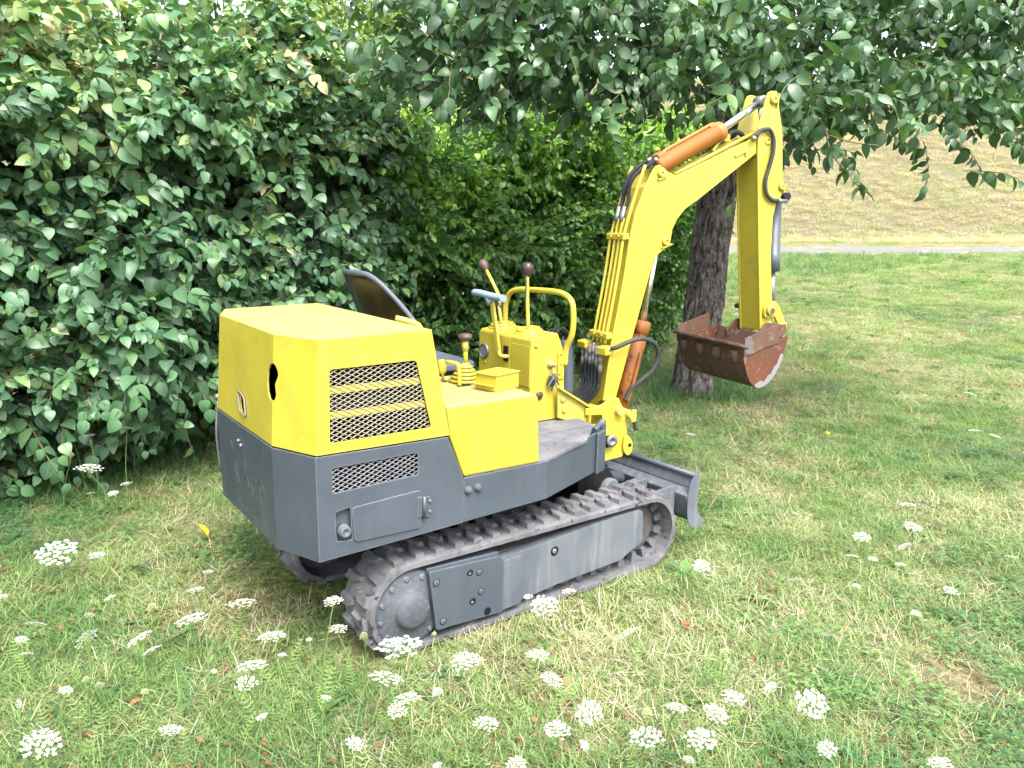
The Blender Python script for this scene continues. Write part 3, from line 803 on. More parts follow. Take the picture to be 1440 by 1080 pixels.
lathe('hose_elbow', BOOM.p(1.060, 1.690, -.092), BOOM.n, [(.020, 0), (.020, .03), (.012, .035), (.012, .07), (0, .07)], M['hose'], arm, 12)
# bucket cylinder behind the arm, link and bucket
kc = D.objects.new('bucket_cylinder', None); COL.objects.link(kc); kc.parent = EX
k0, k1, k2 = BOOM.p(1.060, 1.690, 0), BOOM.p(1.088, 1.312, 0), BOOM.p(1.112, 1.100, 0)
kx = (k1 - k0).normalized(); L = (k1 - k0).length
lathe('cylinder_barrel', k0, kx, [(.022, 0), (.036, .01), (.036, L - .10), (.040, L - .098), (.040, L - .004), (.03, L), (0, L)], M['grey'], kc)
cyl('cylinder_rod', k1, k2, .016, M['steel'], kc)
link_pts = smooth_poly([(.971, 1.090), (.972, 1.138), (1.010, 1.168), (1.050, 1.155), (1.086, 1.108), (1.113, 1.050), (1.108, 1.012), (1.075, 1.018), (1.062, 1.055), (1.036, 1.088), (1.000, 1.082)], 3)
lk = prism('bucket_link', link_pts, BOOM, -.098, -.080, Y, EX, .004)
prism('link_side', link_pts, BOOM, .080, .098, Y, lk, .004)
for s, z in ((1.000, 1.122), (1.088, 1.036)):
    cyl('link_pin', BOOM.p(s, z, -.120), BOOM.p(s, z, .150), .014, M['rust_dark'], lk)
    lathe('pin_collar', BOOM.p(s, z, -.100), -BOOM.n, [(.026, 0), (.026, .012), (.020, .016), (0, .016)], M['yellow_worn'], lk)
cyl('bucket_pin', BOOM.p(1.003, 1.028, -.115), BOOM.p(1.003, 1.028, .120), .018, M['rust_dark'], lk)
lathe('pin_collar', BOOM.p(1.003, 1.028, -.098), -BOOM.n, [(.034, 0), (.034, .014), (.028, .018), (0, .018)], M['yellow_worn'], lk)
shell = [(.640, .985), (.667, .955), (.678, .900), (.700, .840), (.722, .805), (.750, .779), (.785, .767), (.826, .781), (.858, .806), (.884, .839), (.903, .875), (.916, .912), (.930, .960), (.943, 1.008)]
BW, BL = .285, .200
bm = bmesh.new()
def add_shell(bm, pts, th, l0, l1):
    inner = []
    n = len(pts)
    for i, p in enumerate(pts):
        a, b = Vector(pts[max(i - 1, 0)]), Vector(pts[min(i + 1, n - 1)])
        d = (b - a).normalized()
        q = Vector(p) + Vector((-d.y, d.x)) * th
        inner.append((q.x, q.y))
    add_prism(bm, list(pts) + inner[::-1], BOOM, l0, l1)
add_shell(bm, shell, .012, -BW, BL)
bucket = finish('bucket', bm, M['rust_dark'], EX, .002)
side_p = [(.667, .955), (.678, .900), (.700, .840), (.722, .805), (.750, .779), (.785, .767), (.826, .781), (.858, .806), (.884, .839), (.903, .875), (.916, .912), (.930, .960), (.943, 1.008), (.936, 1.020), (.884, .998), (.80, .985), (.672, .962)]
prism('side_plate', side_p, BOOM, -BW - .010, -BW - .0005, M['rust_orange'], bucket, .002)
prism('side_plate', side_p, BOOM, BL + .0005, BL + .010, M['rust_orange'], bucket, .002)
wing = [(.667, .935), (.664, 1.018), (.870, 1.080), (.884, 1.012), (.884, .985), (.80, .970), (.73, .945), (.70, .935)]
for l0, l1 in ((-BW - .017, -BW - .0102), (BL + .0102, BL + .017)):
    w_ = prism('side_cutter', wing, BOOM, l0, l1, M['rust'], bucket, .002)
    if l0 < 0:
        prism('bare_patch', smooth_poly([(.668, .955), (.667, 1.012), (.690, 1.015), (.722, .998), (.715, .965), (.735, .950), (.715, .943), (.690, .945)], 2), BOOM, l0 - .0012, l0 + .001, M['bare_grey'], w_, 0)
prism('mortar_patch', smooth_poly([(.752, .781), (.785, .769), (.826, .783), (.858, .808), (.884, .841), (.903, .877), (.916, .914), (.919, .930), (.900, .926), (.882, .880), (.868, .872), (.850, .835), (.835, .832), (.812, .800), (.790, .805), (.770, .797)], 2), BOOM, -BW - .0125, -BW - .0098, M['mortar'], bucket, .001)
lip = [(-BW - .028, .030), (-BW - .01, .004), (-BW + .06, -.020), (BL - .06, -.020), (BL + .01, -.004), (BL + .045, .020), (BL + .02, .05), (-BW - .02, .05)]
lipf = Frame(BOOM.p(.640, .978, 0), BOOM.n, (BOOM.u * .96 + BOOM.v * -.28), (BOOM.v * .96 + BOOM.u * .28))
prism('cutting_edge', lip, lipf, 0, .016, M['rust_dark'], bucket, .004)
for l in (-.235, -.105, .025, .150):
    t = lathe('tooth_shank', BOOM.p(.668, .955, l), (BOOM.u * .12 - BOOM.v), [(.018, 0), (.024, .01), (.023, .04), (.016, .06), (.004, .068)], M['rust'], bucket, 12)
prism('wear_strip', [(.668, .945), (.674, .945), (.683, .9), (.677, .9)], BOOM, -BW + .002, BL - .002, M['rust_dark'], bucket, .001)
prism('wear_strip', [(.699, .838), (.704, .838), (.724, .806), (.719, .803)], BOOM, -BW + .002, BL - .002, M['rust_dark'], bucket, .001)
prism('back_plate', [(.905, .90), (.93, .97), (.938, 1.005), (.926, 1.005), (.915, .97), (.89, .90)], BOOM, -BW + .01, BL - .01, M['rust'], bucket, .001)
for l in (-.115, .105):
    prism('hanger_lug', [(.92, .93), (.90, 1.0), (.965, 1.06), (1.03, 1.06), (1.05, 1.05), (1.10, 1.05), (1.108, 1.015), (1.03, .93), (.95, .91)], BOOM, l - .006, l + .006, M['rust'], bucket, .002)

# undercarriage --------------------------------------------------
WT, RR, RX = 0.4474, 0.1741, 0.6065
BELT_W = 0.205
def stadium(r, n=14):
    pts = []
    for cx, a0 in ((RX, -90), (-RX, 90)):
        for k in range(n + 1):
            t = R(a0 + 180 * k / n)
            pts.append((cx + r * math.cos(t), RR + r * math.sin(t)))
    return pts
lug_me = None
dl_me = None
def lug_mesh():
    """rubber tread block: wedge with a chevron nose; local x along travel, y across, z outwards"""
    bm = bmesh.new()
    pts = [(-.023, .000), (.023, .000), (.021, .055), (.012, .068), (-.002, .090), (-.026, .092), (-.019, .055), (-.021, .03)]
    a = [bm.verts.new((x, y, -.004)) for x, y in pts]
    b = [bm.verts.new((x * .72 + .002, y * .97 + .001, .019)) for x, y in pts]
    bm.faces.new(a[::-1]); bm.faces.new(b)
    for i in range(len(pts)):
        j = (i + 1) % len(pts)
        bm.faces.new((a[i], a[j], b[j], b[i]))
    bmesh.ops.recalc_face_normals(bm, faces=bm.faces)
    me = D.meshes.new('track_lug'); bm.to_mesh(me); bm.free()
    me.materials.append(M['rubber'])
    return me
def drive_mesh():
    bm = bmesh.new()
    pts = [(-.020, -.018), (.020, -.018), (.020, .018), (-.020, .018)]
    a = [bm.verts.new((x, y, 0)) for x, y in pts]
    b = [bm.verts.new((x * .6, y * .7, -.040)) for x, y in pts]
    bm.faces.new(a); bm.faces.new(b[::-1])
    for i in range(4):
        j = (i + 1) % 4
        bm.faces.new((a[i], a[j], b[j], b[i]))
    bmesh.ops.recalc_face_normals(bm, faces=bm.faces)
    me = D.meshes.new('drive_lug'); bm.to_mesh(me); bm.free()
    me.materials.append(M['grey_dusty'])
    return me
LUG, DRV = lug_mesh(), drive_mesh()
def loop_point(s, r):
    """point and outward angle at arc length s of the belt's neutral line"""
    per = 4 * RX + 2 * math.pi * RR
    s %= per
    if s < 2 * RX: return RX - s, RR + r, 90
    s -= 2 * RX
    if s < math.pi * RR:
        t = 90 + math.degrees(s / RR)
        return -RX + r * math.cos(R(t)), RR + r * math.sin(R(t)), t
    s -= math.pi * RR
    if s < 2 * RX: return -RX + s, RR - r, 270
    s -= 2 * RX
    t = -90 + math.degrees(s / RR)
    return RX + r * math.cos(R(t)), RR + r * math.sin(R(t)), t
def track(side):
    sg = -1 if side == 'near' else 1
    l_out, l_in = sg * WT, sg * (WT - BELT_W)
    bm = bmesh.new()
    # belt cross-section: thin at the edges, a shallow crown, swept round the stadium
    secs = [(0, RR - .006), (0, RR - .026), (BELT_W, RR - .026), (BELT_W, RR - .006), (BELT_W * .9, RR), (BELT_W * .1, RR)]
    loops = [stadium(r) for _, r in secs]
    n = len(loops[0])
    vs = [[bm.verts.new(TRK.p(x, z, l_out - sg * d)) for x, z in lp] for (d, _), lp in zip(secs, loops)]
    for i in range(len(secs)):
        a, b = vs[i], vs[(i + 1) % len(secs)]
        for k in range(n):
            bm.faces.new((a[k], a[(k + 1) % n], b[(k + 1) % n], b[k]))
    belt = finish('rubber_track', bm, M['rubber'], EX, .002)
    NL = 42
    per = 4 * RX + 2 * math.pi * RR
    for k in range(NL):
        for row in (0, 1):
            x, z, t = loop_point((k + .5 * row) * per / NL, RR - .001)
            tan = Vector((-math.sin(R(t)), 0, math.cos(R(t))))
            out = Vector((math.cos(R(t)), 0, math.sin(R(t))))
            o = D.objects.new('track_lug', LUG)
            COL.objects.link(o)
            o.parent = belt
            if row == 0:
                yv, base = Vector((0, -sg, 0)), l_out - sg * .016
            else:
                yv, base = Vector((0, sg, 0)), l_in + sg * .012
            if yv.y * tan.cross(out).y * -1 < 0:
                tanv = tan
            else:
                tanv = tan
            P = TRK.p(x, z, base)
            rot3 = Matrix((tanv, yv, out)).transposed()
            rz = Matrix.Rotation(PSI, 3, 'Z')
            j = 1 + rng.uniform(-.06, .06)
            o.matrix_world = Matrix.Translation(P) @ (rz @ rot3).to_4x4() @ Matrix.Diagonal((j, 1, 1 + rng.uniform(-.2, .15), 1))
        if sg < 0:
            x, z, t = loop_point((k + .25) * per / NL, RR - .026)
            tan = Vector((-math.sin(R(t)), 0, math.cos(R(t))))
            out = Vector((math.cos(R(t)), 0, math.sin(R(t))))
            o = D.objects.new('drive_lug', DRV)
            COL.objects.link(o)
            o.parent = belt
            o.matrix_world = Matrix.Translation(TRK.p(x, z, l_out - sg * .085)) @ (Matrix.Rotation(PSI, 3, 'Z') @ Matrix((tan, tan.cross(out) * -1, out)).transposed()).to_4x4()
    # frame, sprocket, idler
    lo, li = l_out - sg * .018, l_out - sg * (BELT_W - .02)
    GD = M['grey_dusty']
    def pr(name, pts, a, b, mat, par, bev=.004):
        return prism(name, pts, TRK, l_out - sg * a, l_out - sg * b, mat, par, bev)
    tf = pr('track_frame', [(-.50, .085), (.54, .085), (.54, .265), (-.50, .265)], .060, .16, M['rubber_dark'], EX)
    plate_r = round_poly([(-.548, .300), (-.515, .062), (-.45, .062), (-.215, .048), (-.215, .262), (-.235, .285)], .012)
    pr('motor_guard', plate_r, -.012, .058, G, tf, .005)
    pr('guard_roof', [(-.540, .262), (-.215, .262), (-.228, .292), (-.545, .304)], .010, .090, G, tf, .004)
    pr('side_guard', round_poly([(-.2135, .050), (.08, .074), (.44, .088), (.572, .150), (.565, .285), (.545, .300), (.40, .298), (.08, .276), (-.2135, .258)], .008), .010, .058, GD, tf, .004)
    pr('guard_step', [(-.2135, .049), (-.12, .055), (-.12, .258), (-.2135, .256)], -.004, .0095, GD, tf, .003)
    if sg < 0:
        def disc(name, s, z, r, out_, depth, mat, par, seg=20):
            return lathe(name, TRK.p(s, z, l_out - sg * (.0 - out_) ), TRK.n * -1, [(r, 0), (r, depth), (r * .8, depth + .003), (0, depth + .003)], mat, par, seg)
        for s, z, r, hole in ((-.518, .251, .013, 0), (-.372, .252, .012, 1), (-.330, .243, .013, 0), (-.321, .163, .013, 0), (-.359, .134, .013, 1), (-.290, .073, .016, 2), (-.488, .092, .013, 0)):
            if hole == 2:
                cyl('guard_hole', TRK.p(s, z, -WT - .0128), TRK.p(s, z, -WT - .010), r, M['black'], tf)
            else:
                lathe('guard_bolt', TRK.p(s, z, -WT - .0122), -TRK.n, [(r * .84, 0), (r * .84, .0022), (r * .74, .0030), (0, .0030)], M['black'] if hole else G, tf, 20)
                if hole: lathe('bolt_head', TRK.p(s - .003, z - .003, -WT - .0150), -TRK.n, [(r * .5, 0), (r * .5, .001), (0, .001)], M['grey_dusty'], tf, 12)
                lathe('bolt_ring', TRK.p(s, z, -WT - .0121), -TRK.n, [(r * 1.08, 0), (r * 1.08, .0010), (0, .0010)], M['black'], tf, 20)
        lathe('adjuster_hole', TRK.p(.055, .226, -WT + .0095), -TRK.n, [(.020, 0), (.020, .0012), (0, .0012)], M['black'], tf, 20)
        lathe('adjuster_bolt', TRK.p(.052, .226, -WT + .0090), -TRK.n, [(.011, 0), (.011, .006), (.004, .007), (0, .004)], M['steel'], tf, 12)
    hub = lathe('drive_motor', TRK.p(-RX, RR - .012, l_out - sg * .085), TRK.n * sg, [(.146, 0), (.146, .055), (.140, .066), (.125, .070), (.075, .072), (.066, .080), (.062, .096), (.050, .103), (0, .105)], M['grey_hub'], EX, 40)
    for k in range(12):
        t = 2 * math.pi * k / 12 + .15
        lathe('bolt', TRK.p(-RX + .122 * math.cos(t), RR - .012 + .122 * math.sin(t), l_out - sg * .018), TRK.n * sg, [(.013, 0), (.013, .002), (.0085, .003), (.0085, .009), (.004, .010), (.003, .007), (0, .007)], M['grey_dusty'], hub, 8)
    lathe('idler_wheel', TRK.p(RX, RR, l_out - sg * .12), TRK.n * sg, [(.118, -.03), (.118, .03), (.09, .034), (.05, .034), (.045, .045), (0, .045)], M['rubber_dark'], EX, 32)
    for s in (-.32, -.08, .16, .38):
        lathe('track_roller', TRK.p(s, .075, l_out - sg * .15), TRK.n * sg, [(.045, 0), (.045, .09), (.03, .095), (0, .095)], M['rubber_dark'], tf, 20)
    return belt
track('near')
track('far')
bm = bmesh.new()
add_prism(bm, [(-.50, -.26), (.50, -.26), (.50, .26), (-.50, .26)], PLAN, .14, .30)
add_cyl(bm, (0, 0, .30), (0, 0, .40), .27, seg=36)
add_cyl(bm, (0, 0, .40), (0, 0, .478), .23, seg=36)
finish('car_body', bm, M['black'], EX, .004, merge=False)
# dozer blade
BX, BH = .9155, .4387
bp_ = [(.010, .385), (-.012, .33), (-.016, .27), (-.006, .21), (.022, .160), (.050, .135), (.055, .142), (.030, .168), (.004, .215), (-.005, .27), (-.001, .328), (.020, .385)]
blade = prism('dozer_blade', [(BX + x, z) for x, z in bp_], TRK, -BH + .006, BH - .006, M['grey_dusty'], EX, .001)
tube('blade_top', [TRK.p(BX + .004, .386, -BH + .01), TRK.p(BX + .004, .386, BH - .01)], .013, G, blade, seg=12, sub=1)
prism('blade_rib', [(BX - .060, .300), (BX - .012, .322), (BX - .012, .310), (BX - .012, .19), (BX - .020, .18), (BX - .056, .285)], TRK, -BH + .006, BH - .006, M['grey_dusty'], blade, .004)
for l0, l1 in ((-BH, -BH + .0055), (BH - .0055, BH)):
    prism('end_plate', smooth_poly([(BX - .045, .345), (BX - .008, .395), (BX + .025, .385), (BX + .020, .33), (BX + .016, .26), (BX + .030, .20), (BX + .075, .150), (BX + .045, .128), (BX - .005, .135), (BX - .040, .17), (BX - .052, .25)], 3), TRK, l0, l1, M['grey_dusty'], blade, .002)
for l in (-.17, .17):
    prism('blade_arm', [(.40, .20), (.40, .265), (.60, .30), (.85, .325), (.862, .20), (.60, .18)], TRK, l - .022, l + .022, M['grey_dusty'], blade, .005)
    lathe('arm_hub', TRK.p(.60, .315, l - .035), TRK.n, [(.045, 0), (.050, .006), (.050, .064), (.045, .07)], M['grey_dusty'], blade, 20)
prism('blade_gusset', [(.74, .325), (.862, .33), (.862, .19), (.84, .20)], TRK, -.36, -.345, M['grey_dusty'], blade, .002)
cyl('blade_cylinder', TRK.p(.46, .36, 0), TRK.p(.855, .27, 0), .035, M['grey_dusty'], blade)
prism('front_mount', [(.42, .28), (.62, .28), (.66, .34), (.60, .42), (.42, .43)], SIDE, -.16, .16, M['black'], EX, .01)
tube('mount_hose', [(.56, -.15, .44), (.62, -.12, .41), (.64, -.06, .36), (.62, 0, .33)], .012, M['hose'], EX)

# keys on the lock: they hang from the machine, so they are a thing of their own
KEY = D.objects.new('key_bunch', None); COL.objects.link(KEY)
KEY.location = (.346, -.052, .86)
tag(KEY, 'bunch of keys with a dark fob hanging from the yellow console ignition lock', 'keys')
def kp(o):
    o.parent = KEY
    o.matrix_parent_inverse = Matrix.Translation(KEY.location).inverted()
    return o
ring = [(.346 + .014 * math.cos(t), -.050, .878 + .018 * math.sin(t)) for t in np.linspace(0, 2 * math.pi, 17)]
kp(tube('key_ring', ring, .0018, M['steel'], None, seg=6, sub=1))
kp(box('fob', (.340, -.040, .832), (.040, .016, .046), M['knob_dark'], None, .006, rot=Euler((0, R(18), 0)).to_matrix()))
for k, (dx, tilt, ln, mt) in enumerate(((-.030, 38, .062, 'steel'), (-.012, 12, .070, 'hose'), (.014, -14, .066, 'steel'), (.026, -30, .056, 'hose'), (.002, 4, .080, 'steel'))):
    t = R(-90 - tilt)
    u = Vector((math.cos(t), math.sin(t)))
    w = Vector((-u.y, u.x))
    p = Vector((.346, .866))
    pts = [p + w * .004, p + u * .010 + w * .009, p + u * .024 + w * .008, p + u * .028 + w * .0035, p + u * (.030 + ln * .6) + w * .003, p + u * (.034 + ln * .6), p + u * (.028 + ln * .6) - w * .0035, p + u * .028 - w * .0035, p + u * .024 - w * .008, p + u * .010 - w * .009, p - w * .004]
    kp(prism('key', [(q.x, q.y) for q in pts], SIDE, -.060 + k * .004, -.058 + k * .004, M[mt], None, 0))
# ------------------------------------------------------------------ ground
cy_, sy_ = math.cos(YAW), math.sin(YAW)
def dl(x, y):
    return (x - CAM.x) * cy_ + (y - CAM.y) * sy_, (x - CAM.x) * sy_ - (y - CAM.y) * cy_
def xy(d, l):
    return CAM.x + d * cy_ + l * sy_, CAM.y + d * sy_ - l * cy_
BANK0 = 23.6
def gz(x, y):
    """lawn: level round the machine, rising gently to a path, then a steep mown bank"""
    d, l = dl(np.asarray(x, float), np.asarray(y, float))
    t = np.clip((d - 4.5) / 4.5, 0, 1)
    base = np.where(d < 4.5, 0, np.where(d < 9, .0625 * (d - 4.5) ** 2 / 9.0, .0625 * (d - 6.75)))
    base = np.where(d > BANK0, .0625 * (BANK0 - 6.75) + .02 * np.minimum(d - BANK0, 1.5), base)
    base = base + .0225 * np.clip(l, -60, 60) * t * t * (3 - 2 * t) * np.clip((d - 4.5) / 12, 0, 1)
    u = np.clip(d - BANK0 - 1.2, 0, 19)
    base = base + .50 * u - .5 * .50 * np.clip(u - 13, 0, 6) ** 2 / 6 - .25 * np.clip(1.5 - u, 0, 1.5) * (u > 0) * u / 1.5
    return base
def bumps(x, y):
    return .012 * np.sin(x * 2.3 + 1.1 * np.sin(y * 1.7)) * np.cos(y * 2.9 + .7) + .006 * np.sin(x * 7.1 + 2) * np.sin(y * 6.3)

def grid_mesh(name, ds, ls, dz=0.0, fn=None):
    dd, ll = np.meshgrid(np.array(ds), np.array(ls), indexing='ij')
    if fn is not None:
        dd, ll = fn(dd, ll)
    X, Yy = xy(dd, ll)
    Z = gz(X, Yy) + dz + np.where(dd < 20, bumps(X, Yy), 0)
    nd, nl = dd.shape
    v = np.stack([X, Yy, Z], -1).reshape(-1, 3)
    f = []
    for i in range(nd - 1):
        for j in range(nl - 1):
            a = i * nl + j
            f.append((a, a + nl, a + nl + 1, a + 1))
    me = D.meshes.new(name)
    me.from_pydata(v.tolist(), [], f)
    me.polygons.foreach_set('use_smooth', [True] * len(f))
    return me

def ground_material():
    m, nt, out = new_mat('lawn_soil')
    geo = nt.nodes.new('ShaderNodeNewGeometry')
    pos = geo.outputs['Position']
    b = N(nt, 'ShaderNodeBsdfPrincipled', Roughness=0.95)
    b.inputs['Specular IOR Level'].default_value = .1
    soil = ramp(nt, noise(nt, pos, 18, 6, .65), [(.30, (.06, .05, .03)), (.5, (.17, .145, .085)), (.70, (.36, .31, .19))])
    green = ramp(nt, noise(nt, pos, 30, 5, .65), [(.30, (.03, .045, .012)), (.5, (.10, .13, .036)), (.72, (.22, .25, .09))])
    f = ramp(nt, noise(nt, pos, 1.1, 5, .6, .6), [(.40, (0, 0, 0)), (.60, (1, 1, 1))])
    near = mixc(nt, f, soil, green)
    # dry bank beyond the path
    at = nt.nodes.new('ShaderNodeAttribute'); at.attribute_name = 'bank'
    mp = N(nt, 'ShaderNodeMapping'); mp.inputs['Scale'].default_value = (1.0, 1.0, 2.6)
    mp.inputs['Rotation'].default_value = (0, 0, -YAW)
    nt.links.new(pos, mp.inputs['Vector'])
    mp2 = N(nt, 'ShaderNodeMapping'); mp2.inputs['Scale'].default_value = (3.2, .55, 3.2)
    nt.links.new(mp.outputs[0], mp2.inputs['Vector'])
    hay = ramp(nt, noise(nt, mp2.outputs[0], 3.4, 10, .8), [(.32, (0.075, 0.064, 0.038)), (.5, (0.119, 0.102, 0.064)), (.68, (0.159, 0.139, 0.095))])
    gr = ramp(nt, noise(nt, pos, .35, 6, .7), [(.48, (0, 0, 0)), (.68, (1, 1, 1))])
    hay = mixc(nt, math_n(nt, 'MULTIPLY', gr, .6), hay, (.125, .15, .065))
    nt.links.new(mixc(nt, at.outputs['Fac'], near, hay), b.inputs['Base Color'])
    bp = N(nt, 'ShaderNodeBump', Strength=.8, Distance=.05)
    nt.links.new(noise(nt, pos, 14, 8, .7), bp.inputs['Height'])
    nt.links.new(bp.outputs[0], b.inputs['Normal'])
    nt.links.new(b.outputs[0], out.inputs[0])
    return m

ds = list(np.arange(-8, 0, 1.0)) + list(np.arange(0, 10, .14)) + list(np.arange(10, 50, .6)) + [55, 65, 80, 110, 160, 260, 500]
ls = [-300, -120, -60, -40, -30, -24, -18] + list(np.arange(-14, -6, .5)) + list(np.arange(-6, 7, .16)) + list(np.arange(7, 30, .6)) + [34, 40, 60, 120, 300]
me = grid_mesh('lawn', ds, ls)
co = np.zeros(len(me.vertices) * 3); me.vertices.foreach_get('co', co); co = co.reshape(-1, 3)
gd, gl = dl(co[:, 0], co[:, 1])
bank = np.clip((gd - BANK0 - .4) / 1.4, 0, 1)
a_ = me.attributes.new('bank', 'FLOAT', 'POINT'); a_.data.foreach_set('value', bank.astype(np.float32))
lawn = link('lawn', me, ground_material())
tag(lawn, 'lawn with mixed green and dry grass rising to a mown bank', None, kind='structure')

# gravel path crossing behind the lawn
def path_material():
    m, nt, out = new_mat('pale_gravel')
    geo = nt.nodes.new('ShaderNodeNewGeometry'); pos = geo.outputs['Position']
    b = N(nt, 'ShaderNodeBsdfPrincipled', Roughness=.95)
    c = ramp(nt, noise(nt, pos, 9, 8, .7), [(.3, (0.081, 0.075, 0.062)), (.5, (0.114, 0.110, 0.098)), (.7, (0.144, 0.140, 0.128))])
    g_ = ramp(nt, noise(nt, pos, 1.3, 5, .7), [(.52, (0, 0, 0)), (.66, (1, 1, 1))])
    c = mixc(nt, math_n(nt, 'MULTIPLY', g_, .7), c, (.26, .27, .12))
    nt.links.new(c, b.inputs['Base Color'])
    nt.links.new(b.outputs[0], out.inputs[0])
    return m
pl = np.arange(-30, 60, .5)
me = grid_mesh('gravel_path', np.arange(0, 1.01, .1), pl, .006,
               lambda d, l: (20.5 + .2 * np.sin(l * .5) + .12 * np.sin(l * 2.1) + .22 * (1 - d) * (np.sin(l * 5.3) + np.sin(l * 8.9 + 1)) + d * (1.9 + .3 * np.sin(l * .8 + 1) + .25 * np.sin(l * 6.1)), l))
path = link('gravel_path', me, path_material())
tag(path, 'pale gravel path running along the foot of the bank', None, kind='structure')

# ------------------------------------------------------------------ scattering (for what nobody could count)
def scatter(name, P, rot, scl, idx, tint, variants, parent=None):
    """one object of kind stuff: a cloud of points that carries small meshes"""
    src = D.collections.new(name + '_kinds')
    for k, me in enumerate(variants):
        src.objects.link(D.objects.new('%s_kind_%02d' % (name, k), me))
    me = D.meshes.new(name)
    me.from_pydata(np.asarray(P, float).tolist(), [], [])
    n = len(P)
    for nm, typ, arr, key in (('rot', 'FLOAT_VECTOR', np.asarray(rot, np.float32).reshape(-1), 'vector'), ('scl', 'FLOAT', np.asarray(scl, np.float32), 'value'),
                              ('idx', 'INT', np.asarray(idx, np.int32), 'value'), ('tint', 'FLOAT', np.asarray(tint, np.float32), 'value')):
        at = me.attributes.new(nm, typ, 'POINT')
        at.data.foreach_set(key, arr)
    o = link(name, me, None, parent)
    ng = D.node_groups.new(name, 'GeometryNodeTree')
    ng.interface.new_socket('Geometry', in_out='INPUT', socket_type='NodeSocketGeometry')
    ng.interface.new_socket('Geometry', in_out='OUTPUT', socket_type='NodeSocketGeometry')
    gi, go = ng.nodes.new('NodeGroupInput'), ng.nodes.new('NodeGroupOutput')
    iop = ng.nodes.new('GeometryNodeInstanceOnPoints')
    ci = ng.nodes.new('GeometryNodeCollectionInfo')
    ci.inputs['Collection'].default_value = src
    ci.inputs['Separate Children'].default_value = True
    ci.inputs['Reset Children'].default_value = True
    def named(nm, typ):
        a = ng.nodes.new('GeometryNodeInputNamedAttribute')
        a.data_type = typ
        a.inputs['Name'].default_value = nm
        return a.outputs['Attribute']
    e2r = ng.nodes.new('FunctionNodeEulerToRotation')
    L = ng.links.new
    L(gi.outputs[0], iop.inputs['Points'])
    L(ci.outputs[0], iop.inputs['Instance'])
    iop.inputs['Pick Instance'].default_value = True
    L(named('idx', 'INT'), iop.inputs['Instance Index'])
    L(named('rot', 'FLOAT_VECTOR'), e2r.inputs[0])
    L(e2r.outputs[0], iop.inputs['Rotation'])
    L(named('scl', 'FLOAT'), iop.inputs['Scale'])
    L(iop.outputs[0], go.inputs[0])
    md = o.modifiers.new('scatter', 'NODES')
    md.node_group = ng
    o['kind'] = 'stuff'
    return o

def blade_material(name, stops, trans=.35, rough=.6, tint_amt=.35, spec=.25, tip=None, tip_amt=.0):
    """thin plant tissue: colour picked per blade ('lv') and per clump ('tint'); lets light through"""
    m, nt, out = new_mat(name)
    lv = nt.nodes.new('ShaderNodeAttribute'); lv.attribute_name = 'lv'
    ti = nt.nodes.new('ShaderNodeAttribute'); ti.attribute_name = 'tint'; ti.attribute_type = 'INSTANCER'
    oi = nt.nodes.new('ShaderNodeObjectInfo')
    rnd = math_n(nt, 'MULTIPLY', math_n(nt, 'SUBTRACT', oi.outputs['Random'], .5), .14)
    f = math_n(nt, 'ADD', math_n(nt, 'ADD', lv.outputs['Fac'], math_n(nt, 'MULTIPLY', ti.outputs['Fac'], tint_amt)), rnd, clamp=True)
    col = ramp(nt, f, stops)
    uv = nt.nodes.new('ShaderNodeAttribute'); uv.attribute_name = 'luv'
    sp = nt.nodes.new('ShaderNodeSeparateXYZ'); nt.links.new(uv.outputs['Vector'], sp.inputs[0])
    if tip is not None:
        # pale midrib and slightly paler side veins, as grown
        rib = ramp(nt, math_n(nt, 'ABSOLUTE', sp.outputs[0]), [(.0, (1, 1, 1)), (.10, (0, 0, 0))])
        w = nt.nodes.new('ShaderNodeMath'); w.operation = 'PINGPONG'
        nt.links.new(math_n(nt, 'SUBTRACT', math_n(nt, 'MULTIPLY', sp.outputs[1], 6.0), math_n(nt, 'MULTIPLY', math_n(nt, 'ABSOLUTE', sp.outputs[0]), 1.6)), w.inputs[0])
        w.inputs[1].default_value = .5
        vein = ramp(nt, w.outputs[0], [(.0, (1, 1, 1)), (.14, (0, 0, 0))])
        vv = math_n(nt, 'MULTIPLY', math_n(nt, 'MAXIMUM', rib, math_n(nt, 'MULTIPLY', vein, .6)), tip_amt)
        col = mixc(nt, vv, col, tip)
    b = N(nt, 'ShaderNodeBsdfPrincipled', Roughness=rough)
    b.inputs['Specular IOR Level'].default_value = spec
    nt.links.new(col, b.inputs['Base Color'])
    t = nt.nodes.new('ShaderNodeBsdfTranslucent')
    tc = mixc(nt, 1.0, col, (1.25, 1.35, .55), 'MULTIPLY')
    nt.links.new(tc, t.inputs['Color'])
    mx = nt.nodes.new('ShaderNodeMixShader'); mx.inputs[0].default_value = trans
    nt.links.new(b.outputs[0], mx.inputs[1]); nt.links.new(t.outputs[0], mx.inputs[2])
    nt.links.new(mx.outputs[0], out.inputs[0])
    return m

